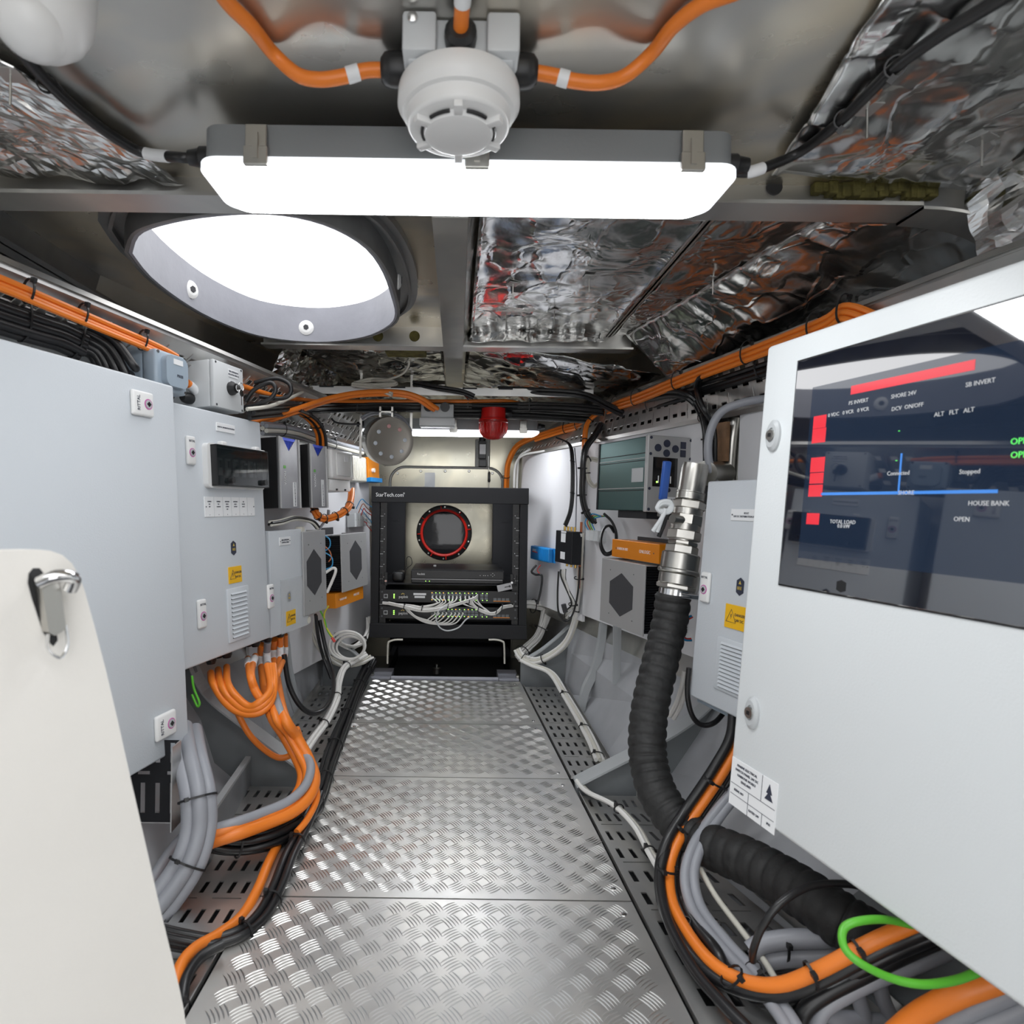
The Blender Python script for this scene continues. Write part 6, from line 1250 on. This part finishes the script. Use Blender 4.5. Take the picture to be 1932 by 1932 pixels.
for k, (dx, dy) in enumerate(((0,0),(17,-3))): cable('cable', ('grey cable beside the orange sweep on the right tray, aisle side','grey cable beside the orange sweep on the right tray, hull side')[k], gap(gb, dx, dy), .0075, 'gryc', 'grey pair on the right tray', seg=12)
cable('cable', 'cream cable running along the grey pair on the right tray', gap([(1312,1640,.94),(1340,1690,.90),(1385,1750,.84),(1430,1810,.79),(1460,1860,.75)], 10, 0), .0042, 'crm')
bundle('cable', 'white cable lying along the far right tray beyond the rib', 'white cables along the far right tray', [P(985,1245,2.05),P(1005,1255,2.02),P(1040,1270,1.96),P(1066,1310,1.84),P(1090,1350,1.68),P(1115,1395,1.53),P(1132,1435,1.42)], 3, .0050, ['whc','crm','whc'], ties=(.5,.75,.97), fan=[(-.008,0),(.0,.002),(.009,0)])
bundle('cable', 'white cable bending from the right board to the rack foot', 'white cables bending to the rack foot', [P(1095,1005,1.88),P(1092,1060,1.90),P(1091,1120,1.92),P(1085,1165,1.94),P(1068,1210,1.98),P(1040,1235,2.02),P(1010,1247,2.05),P(985,1240,2.08),P(975,1225,2.1)], 4, .0048, ['whc','crm'], ties=(.2,.35,.7,.86), fan=[(-.010,0),(-.001,0),(.008,0),(.003,.008)])
cable('cable', 'brown cable strapped beside the white ones down the right board', [P(1097,985,1.88),P(1094,1060,1.89),P(1092,1110,1.90)], .004, 'brn')
bundle('cable', 'white network cable in the bunch behind the right foot of the rack', 'white network cables right of the rack', [P(985,1142,2.2),P(1010,1144,2.22),P(1028,1148,2.24),P(1025,1170,2.22),P(1012,1200,2.2),P(992,1222,2.16),P(978,1240,2.12)], 12, .0042, 'whc', ties=(.15,.6,.9), wob=.003, seg=6)
bundle('cable', ['white cable hanging under the black splitter box','thin black cable hanging under the black splitter box'], 'cables hanging under the black splitter box', [P(1062,1074,1.9),P(1064,1090,1.9),P(1072,1115,1.9),P(1080,1140,1.9),P(1072,1155,1.92),P(1068,1165,1.94)], 6, .0026, ['whc','whc','blkc'], ties=(.6,), wob=.003, seg=6)
cable('cable', 'black cable making a deep loop under the splitter box', [P(1054,1078,1.9),P(1052,1120,1.9),P(1054,1155,1.9),P(1066,1172,1.9),P(1080,1160,1.9),P(1090,1120,1.88),P(1094,1070,1.86)], .003, 'blkc')
tag(ob('ferrite_core', MB().tube([P(1063,1140,1.89), P(1067,1155,1.89)], .008, 10), 'darkg', sm=True), 'small dark ferrite cylinder on the hanging black cable', 'ferrite')
cable('cable', 'black lead dropping from the blue regulator down the board', [P(1012,1066,2.1),P(1003,1078,2.1),P(1010,1084,2.1),P(1022,1086,2.08),P(1021,1110,2.08),P(1014,1140,2.08)], .0038, 'blkc')
cable('wire', 'thin red wire under the blue regulator', [P(1020,1066,2.1),P(1014,1076,2.1),P(1020,1084,2.09)], .0016, 'red', cat='wire')
# terminals and coil between charger and computer
f = RW.rect(1105,1000,1128,1022,.04); t = thing('terminal_strip', 'short grey rail of three terminals below the green charger', 'terminal block', f.m)
for k in range(3): x = -f.w/2+k*f.w/3; ob('terminal', L(x, x+f.w/3.3, 0, .035, -f.h/2, f.h/2, .001), 'lgpl', t)
bundle('cable', 'black cable of the coil hanging left of the right computer', 'black coil under the green charger', [P(1140,970,1.72),P(1155,985,1.70),P(1163,1010,1.68),P(1158,1038,1.66),P(1142,1045,1.66),P(1133,1025,1.68),P(1138,1000,1.70),P(1150,992,1.70),P(1160,1005,1.69)], 2, .0036, 'blkc')
for k, m_ in enumerate(('blu','brn','grn','blu')):
    cable('wire', ('blue wire arch above the small terminals','brown wire arch above the small terminals','green wire from the charger foot','lower blue wire arch by the small terminals')[k], [P(1110+k*4,1000,1.82),P(1104+k*4,985-k,1.82),P(1116+k*4,970+k*2,1.8),P(1134+k*3,974,1.78)], .0019, m_, cat='wire')
bundle('cable', 'cream cable looping beside the green charger', 'cream cables beside the green charger', [P(1128,868,1.80),P(1112,866,1.80),P(1108,880,1.80),P(1110,905,1.80),P(1120,918,1.80),P(1128,914,1.80)], 3, .0034, 'crm', ties=(.2,.5))
cable('cable', 'black cable hooked under the right cabinet', [P(1300,1260,1.12),P(1297,1310,1.12),P(1306,1350,1.12),P(1325,1368,1.12),P(1350,1362,1.12),P(1372,1335,1.14)], .0048, 'blkc')
cable('wire', 'blue and red wire ring between the hose and the right cabinet', [P(1305,1162,1.22),P(1290,1170,1.22),P(1283,1190,1.22),P(1290,1206,1.22),P(1305,1208,1.22)], .0024, 'blu', cat='wire')
cable('wire', 'thin red wire ring beside the blue one by the hose', [P(1307,1164,1.22),P(1293,1173,1.22),P(1287,1190,1.22),P(1293,1204,1.22),P(1304,1205,1.22)], .0018, 'red', cat='wire')
bundle('cable', 'white cable behind the foot of the right cabinet', 'white cables behind the right cabinet foot', [P(1296,1268,1.2),P(1290,1300,1.2),P(1280,1330,1.22),P(1268,1352,1.24)], 3, .0045, 'whc')
bundle('cable', 'white cable between the valve and the right cabinet', 'white cables between valve and cabinet', [P(1312,1080,1.22),P(1316,1100,1.22),P(1308,1120,1.22),P(1296,1128,1.23)], 2, .0036, 'whc')
bundle('cable', ['white cable on the near right tray coming off the rib','cream cable on the near right tray coming off the rib'], 'white cables on the near right tray', [P(1092,1475,1.30),P(1110,1495,1.25),P(1160,1520,1.17),P(1200,1560,1.10),P(1225,1605,1.03),P(1245,1640,.98)], 2, .0048, ['whc','crm'], ties=(.45,.8))
# right lower tangle
gh = [(1416,1795,.80),(1440,1780,.80),(1490,1772,.79),(1550,1770,.78),(1620,1762,.77),(1680,1750,.76)]
for k, (dx, dy) in enumerate(((0,0),(0,34),(6,16))): cable('cable', ('upper thick grey cable crossing under the hose end','lower thick grey cable crossing under the hose end','middle grey cable crossing behind the tangle')[k], gap(gh, dx, dy, .0 if k < 2 else .02), .0115, 'gryc', 'thick grey cables under the hose', seg=14)
cable('cable', 'thin black cable arching over the hose end', [P(1420,1812,.74),P(1422,1790,.73),P(1440,1745,.72),P(1475,1702,.72),P(1530,1672,.73),P(1600,1668,.74),P(1650,1680,.76)], .0044, 'blkc')
cable('earth_wire', 'bright green and yellow earth wire hooped below the near cabinet', [P(1720,1745,.62),P(1670,1735,.61),P(1620,1738,.60),P(1592,1752,.60),P(1592,1785,.59),P(1620,1815,.58),P(1680,1845,.575),P(1740,1857,.57),P(1800,1850,.57),P(1850,1832,.57)], .0038, 'grn', cat='wire', seg=12)
cable('cable', 'thick orange cable at the bottom right corner', [P(1640,2000,.66),P(1720,1925,.64),P(1800,1880,.62),P(1880,1850,.61),P(1960,1815,.6)], .0110, 'orc', seg=14)
for k, (dx, dy, m_, r_) in enumerate(((18,26,'gryc',.011),(30,62,'gryc',.011),(36,98,'crm',.008),(60,120,'orc',.009))):
    cable('cable', ('grey cable just below the bottom right orange one','second grey cable at the bottom right corner','cream cable at the bottom right corner','lowest orange cable in the bottom right corner')[k], [P(1640+dx,2000+dy,.67),P(1720+dx,1925+dy,.65),P(1800+dx,1880+dy,.63),P(1880+dx,1845+dy,.62),P(1980+dx,1795+dy,.61)], r_, m_, 'cables at the bottom right corner', seg=14)
for k, pts in enumerate(([(1790,1765),(1700,1805),(1620,1845),(1560,1875),(1520,1905),(1505,1945),(1500,2000)], [(1800,1790),(1730,1820),(1650,1850),(1590,1880),(1550,1910),(1535,1960),(1530,2020)], [(1600,1815),(1612,1860),(1625,1900),(1640,1950),(1650,2000)], [(1650,1800),(1658,1850),(1668,1890),(1690,1940),(1700,2000)], [(1540,1905),(1580,1920),(1640,1925),(1700,1935),(1760,1960)])):
    cable('cable', ('black cable diving down at the lower right, left of the grey one','grey cable diving down beside the black one at lower right','grey cable hanging vertically under the green wire','second grey cable hanging vertically under the green wire','grey cable lying low across the lower right corner')[k], [P(x, y, .70+.02*(k > 1)) for x, y in pts], .0085, 'blkc' if k == 0 else 'gryc', 'cables diving at the lower right', seg=12)
seen = {}
for i, (px, py, Y, w_) in enumerate(((1350,1478,1.0,.034),(1294,1568,.985,.034),(1262,1640,.94,.028),(1283,1745,.86,.026),(1380,1842,.745,.024),(1530,1840,.69,.024),(1345,1748,.85,.018),(1420,1830,.76,.018),(1480,1790,.79,.03),(1620,1800,.675,.03))):
    p = P(px, py, Y); ang = (math.radians(62), math.radians(55), math.radians(80), math.radians(-60), math.radians(-45), math.radians(20), math.radians(-50), math.radians(-50), 0, math.radians(25))[i]
    s_ = Vector((-math.sin(ang), -.1, math.cos(ang))).normalized(); tdir = Vector((math.cos(ang), 0, math.sin(ang))); tdir = (tdir-s_*tdir.dot(s_)).normalized()
    tie(p, s_, tdir.cross(s_), tdir, w_*.6, .010, 'black cable tie round the ' + ('big orange and black sweep','grey pair on the right tray','thick grey cables under the hose')[0 if i in (0,1,2,3,4,5,9) else (1 if i in (6,7) else 2)] + ', ' + (ORD[i+1] if i < 6 else ('the one farthest to the right' if i == 9 else ('upper one','lower one','only one')[i-6])) + (' from the top' if i < 6 else ''), 'cable ties on the right floor cables')
# ================================================================ LEFT FLOOR CABLES
G = 'orange cables from the distribution cabinet'
def glp(k): return gl[k][2] + Vector((0,0,-.03))
ends = [(p, (px, gl[i][1])) for i, px, p in gl]
# three loops hanging from the left glands
for k in range(3):
    g0 = glp(k); cable('cable', ('outer orange loop under the distribution cabinet','middle orange loop under the distribution cabinet','inner orange loop under the distribution cabinet')[k], [g0, P(402+k*14,1290,1.20), P(425+k*12,1325-k*4,1.18), P(455+k*8,1345-k*6,1.17), P(490,1344-k*10,1.17), P(512-k*2,1322-k*8,1.19), P(518-k*4,1285,1.22), P(516-k*6,1255,1.26)], .0072, 'orc', G, seg=12)
for k in (3, 4):
    g0 = glp(k)-Vector((0,0,0)); cable('cable', ('orange cable hanging from the gland near the middle of the cabinet foot','orange cable hanging beside it, curling back up')[k-3], [g0, P(462+k*3,1270,1.22), P(470+k*3,1300,1.20), P(486+k*2,1318,1.19), P(505,1310,1.20), P(512,1280,1.24)], .0072, 'orc', G, seg=12, sl=(.05,.12))
tr = [(495,1290,1.22),(520,1335,1.20),(548,1385,1.20),(570,1425,1.19),(582,1455,1.16),(572,1490,1.12),(540,1520,1.08),(490,1542,1.04),(440,1560,1.0),(395,1574,.985),(350,1590,.98)]
for k, (gi, dx, dy, m_, r_) in enumerate(((5,-12,4,'orc',.0095),(6,4,-4,'gryc',.0085),(7,12,6,'orc',.0105),(8,-4,2,'orc',.0075))):
    q = [P(x+dx, y+dy*(1 if i < 4 else 2), Y-.004*k) for i, (x, y, Y) in enumerate(tr)]
    cable('cable', ('orange cable of the sweep from cabinet to floor, cabinet side','grey cable lying along the orange sweep on the left','thickest orange cable of the sweep on the left floor','slim orange cable of the sweep, on top')[k], [glp(gi)+Vector((0,0,.02)), glp(gi)+Vector((0,0,-.03))]+q[1:], r_, m_, 'cables sweeping from the distribution cabinet to the floor', seg=12, sl=(.055,.10))
for k in (9,):
    cable('cable', 'farthest orange cable under the cabinet foot, joining the sweep', [glp(k)+Vector((0,0,.02)), glp(k)+Vector((0,0,-.03)), P(528,1262,1.32), P(518,1290,1.27), P(522,1330,1.24), P(545,1385,1.22), P(575,1440,1.2), P(590,1470,1.16), P(598,1505,1.13), P(580,1545,1.09), P(560,1570,1.06)], .0060, 'orc', 'cables sweeping from the distribution cabinet to the floor', seg=12, sl=(.07,.12))
cable('cable', 'orange cable looping low on the left hull plate', [P(448,1345,1.25),P(470,1385,1.25),P(500,1415,1.26),P(530,1430,1.27),P(558,1418,1.27),P(566,1395,1.24),P(560,1375,1.22)], .0062, 'orc', seg=12)
cable('cable', 'orange cable running behind the left rib toward the sweep', [P(455,1350,1.36),P(490,1400,1.36),P(530,1435,1.35),P(562,1448,1.34)], .006, 'orc', seg=12)
cable('cable', 'white cable curving down behind the left rib', [P(412,1300,1.40),P(418,1345,1.40),P(440,1380,1.40),P(470,1405,1.40),P(480,1425,1.40)], .007, 'whc', seg=12)
cable('cable', 'black cable on the hull behind the left rib', [P(470,1365,1.42),P(500,1405,1.42),P(530,1430,1.42),P(570,1450,1.40)], .006, 'blkc', seg=12)
cable('cable', 'black cable hanging in a deep bow from the cabinet foot to the far left tray', [P(536,1235,1.45),P(545,1290,1.45),P(565,1330,1.45),P(590,1346,1.47),P(615,1335,1.52),P(628,1305,1.65),P(628,1270,1.78),P(616,1230,1.85),P(603,1170,1.86)], .0062, 'blkc', seg=12)
bundle('cable', 'black cable of the thick tied run along the far left tray', 'thick black run along the left trays', [P(702,1245,2.08),P(690,1268,2.02),P(675,1300,1.88),P(655,1350,1.68),P(635,1400,1.50),P(618,1450,1.36),P(606,1490,1.26),P(590,1520,1.18),P(560,1555,1.11),P(515,1580,1.05),P(460,1592,1.02),P(405,1586,1.0),P(350,1560,1.0)], 6, .0062, 'blkc', ties=(.08,.16,.26,.36,.47,.58,.67,.85), seg=10, wob=.001)
bundle('cable', 'black cable of the near run branching toward the bottom left', 'black near run at the bottom left', [P(600,1500,1.2),P(575,1560,1.10),P(545,1620,1.0),P(522,1680,.93),P(495,1730,.88),P(455,1765,.84),P(400,1782,.82),P(345,1775,.81),P(300,1765,.8)], 3, .0066, 'blkc', ties=(.2,.42,.62), seg=10)
cable('cable', 'orange cable beside the black near run at the bottom left', [P(530,1582,1.09),P(508,1625,1.0),P(485,1680,.93),P(455,1730,.88),P(410,1765,.83),P(370,1788,.80),P(342,1820,.77),P(328,1870,.74)], .0078, 'orc', seg=12)
cable('cable', 'black cable hooking round the end of the near orange cable', [P(420,1782,.80),P(380,1805,.78),P(352,1845,.75),P(345,1885,.73),P(350,1900,.72)], .007, 'blkc', seg=12)
bundle('cable', 'grey cable falling from the big left cabinet to the tray', 'three thick grey cables under the big left cabinet', [P(350,1378,1.08),P(358,1430,1.0),P(372,1495,.955),P(374,1560,.94),P(358,1620,.92),P(325,1675,.90),P(285,1725,.88)], 3, .0115, 'gryc', ties=(.38,.72), fan=[(-.016,0),(.0,.008),(.014,-.002)], seg=14)
cable('cable', 'orange cable behind the grey trio at the left, vanishing behind the cream door', [P(385,1575,.99),P(350,1600,.96),P(320,1650,.93),P(292,1700,.90)], .0105, 'orc', seg=12)
cable('cable', 'grey cable behind the trio at the left, vanishing behind the cream door', [P(370,1560,1.0),P(335,1590,.98),P(300,1640,.95),P(278,1680,.93)], .009, 'gryc', seg=12)
cable('earth_wire', 'small green and yellow wire loop at the edge of the big left cabinet', [P(362,1275,1.1),P(366,1300,1.1),P(376,1325,1.1),P(372,1332,1.1),P(362,1310,1.1)], .0022, 'grn', cat='wire')
bundle('cable', 'white cable running along the far left tray', 'white cables on the far left tray', [P(690,1235,2.0),P(668,1248,1.95),P(648,1262,1.85),P(638,1290,1.74),P(634,1320,1.62),P(615,1360,1.52),P(592,1392,1.44),P(575,1418,1.38)], 3, .0052, 'whc', ties=(.25,.55,.75), fan=[(-.006,0),(.005,0),(0,.006)])
for k in range(3):
    c0 = (655+k*3, 1218+k*2); rx_, ry_ = 34-k*4, 27-k*3
    cable('cable', ('largest white coil turn beside the left foot of the rack','second white coil turn beside the left foot of the rack','innermost white coil turn beside the left foot of the rack')[k], [P(c0[0]+rx_*math.cos(a), c0[1]+ry_*math.sin(a), 1.92+.02*k) for a in [i*.55+.3 for i in range(13)]], .0040, 'whc', 'white coil left of the rack')
bundle('cable', 'white cable drooping from the left computer to the coil', 'white cables left of the rack', [P(585,1170,1.9),P(595,1205,1.9),P(620,1240,1.92),P(650,1255,1.95),P(680,1250,2.0),P(700,1240,2.05)], 4, .0038, ['whc','crm'], wob=.003)
bundle('cable', 'white cable fanning up to the left rack post', 'white cables fanning up to the rack', [P(640,1215,2.0),P(665,1222,2.05),P(684,1212,2.1),P(694,1190,2.16),P(697,1165,2.2)], 5, .0034, 'whc', wob=.004, ties=(.55,))
bundle('cable', 'black cable dropping behind the left computers to the floor', 'black cables dropping behind the left computers', [P(596,1160,1.84),P(600,1200,1.86),P(610,1240,1.88),P(625,1280,1.86)], 2, .0045, 'blkc')
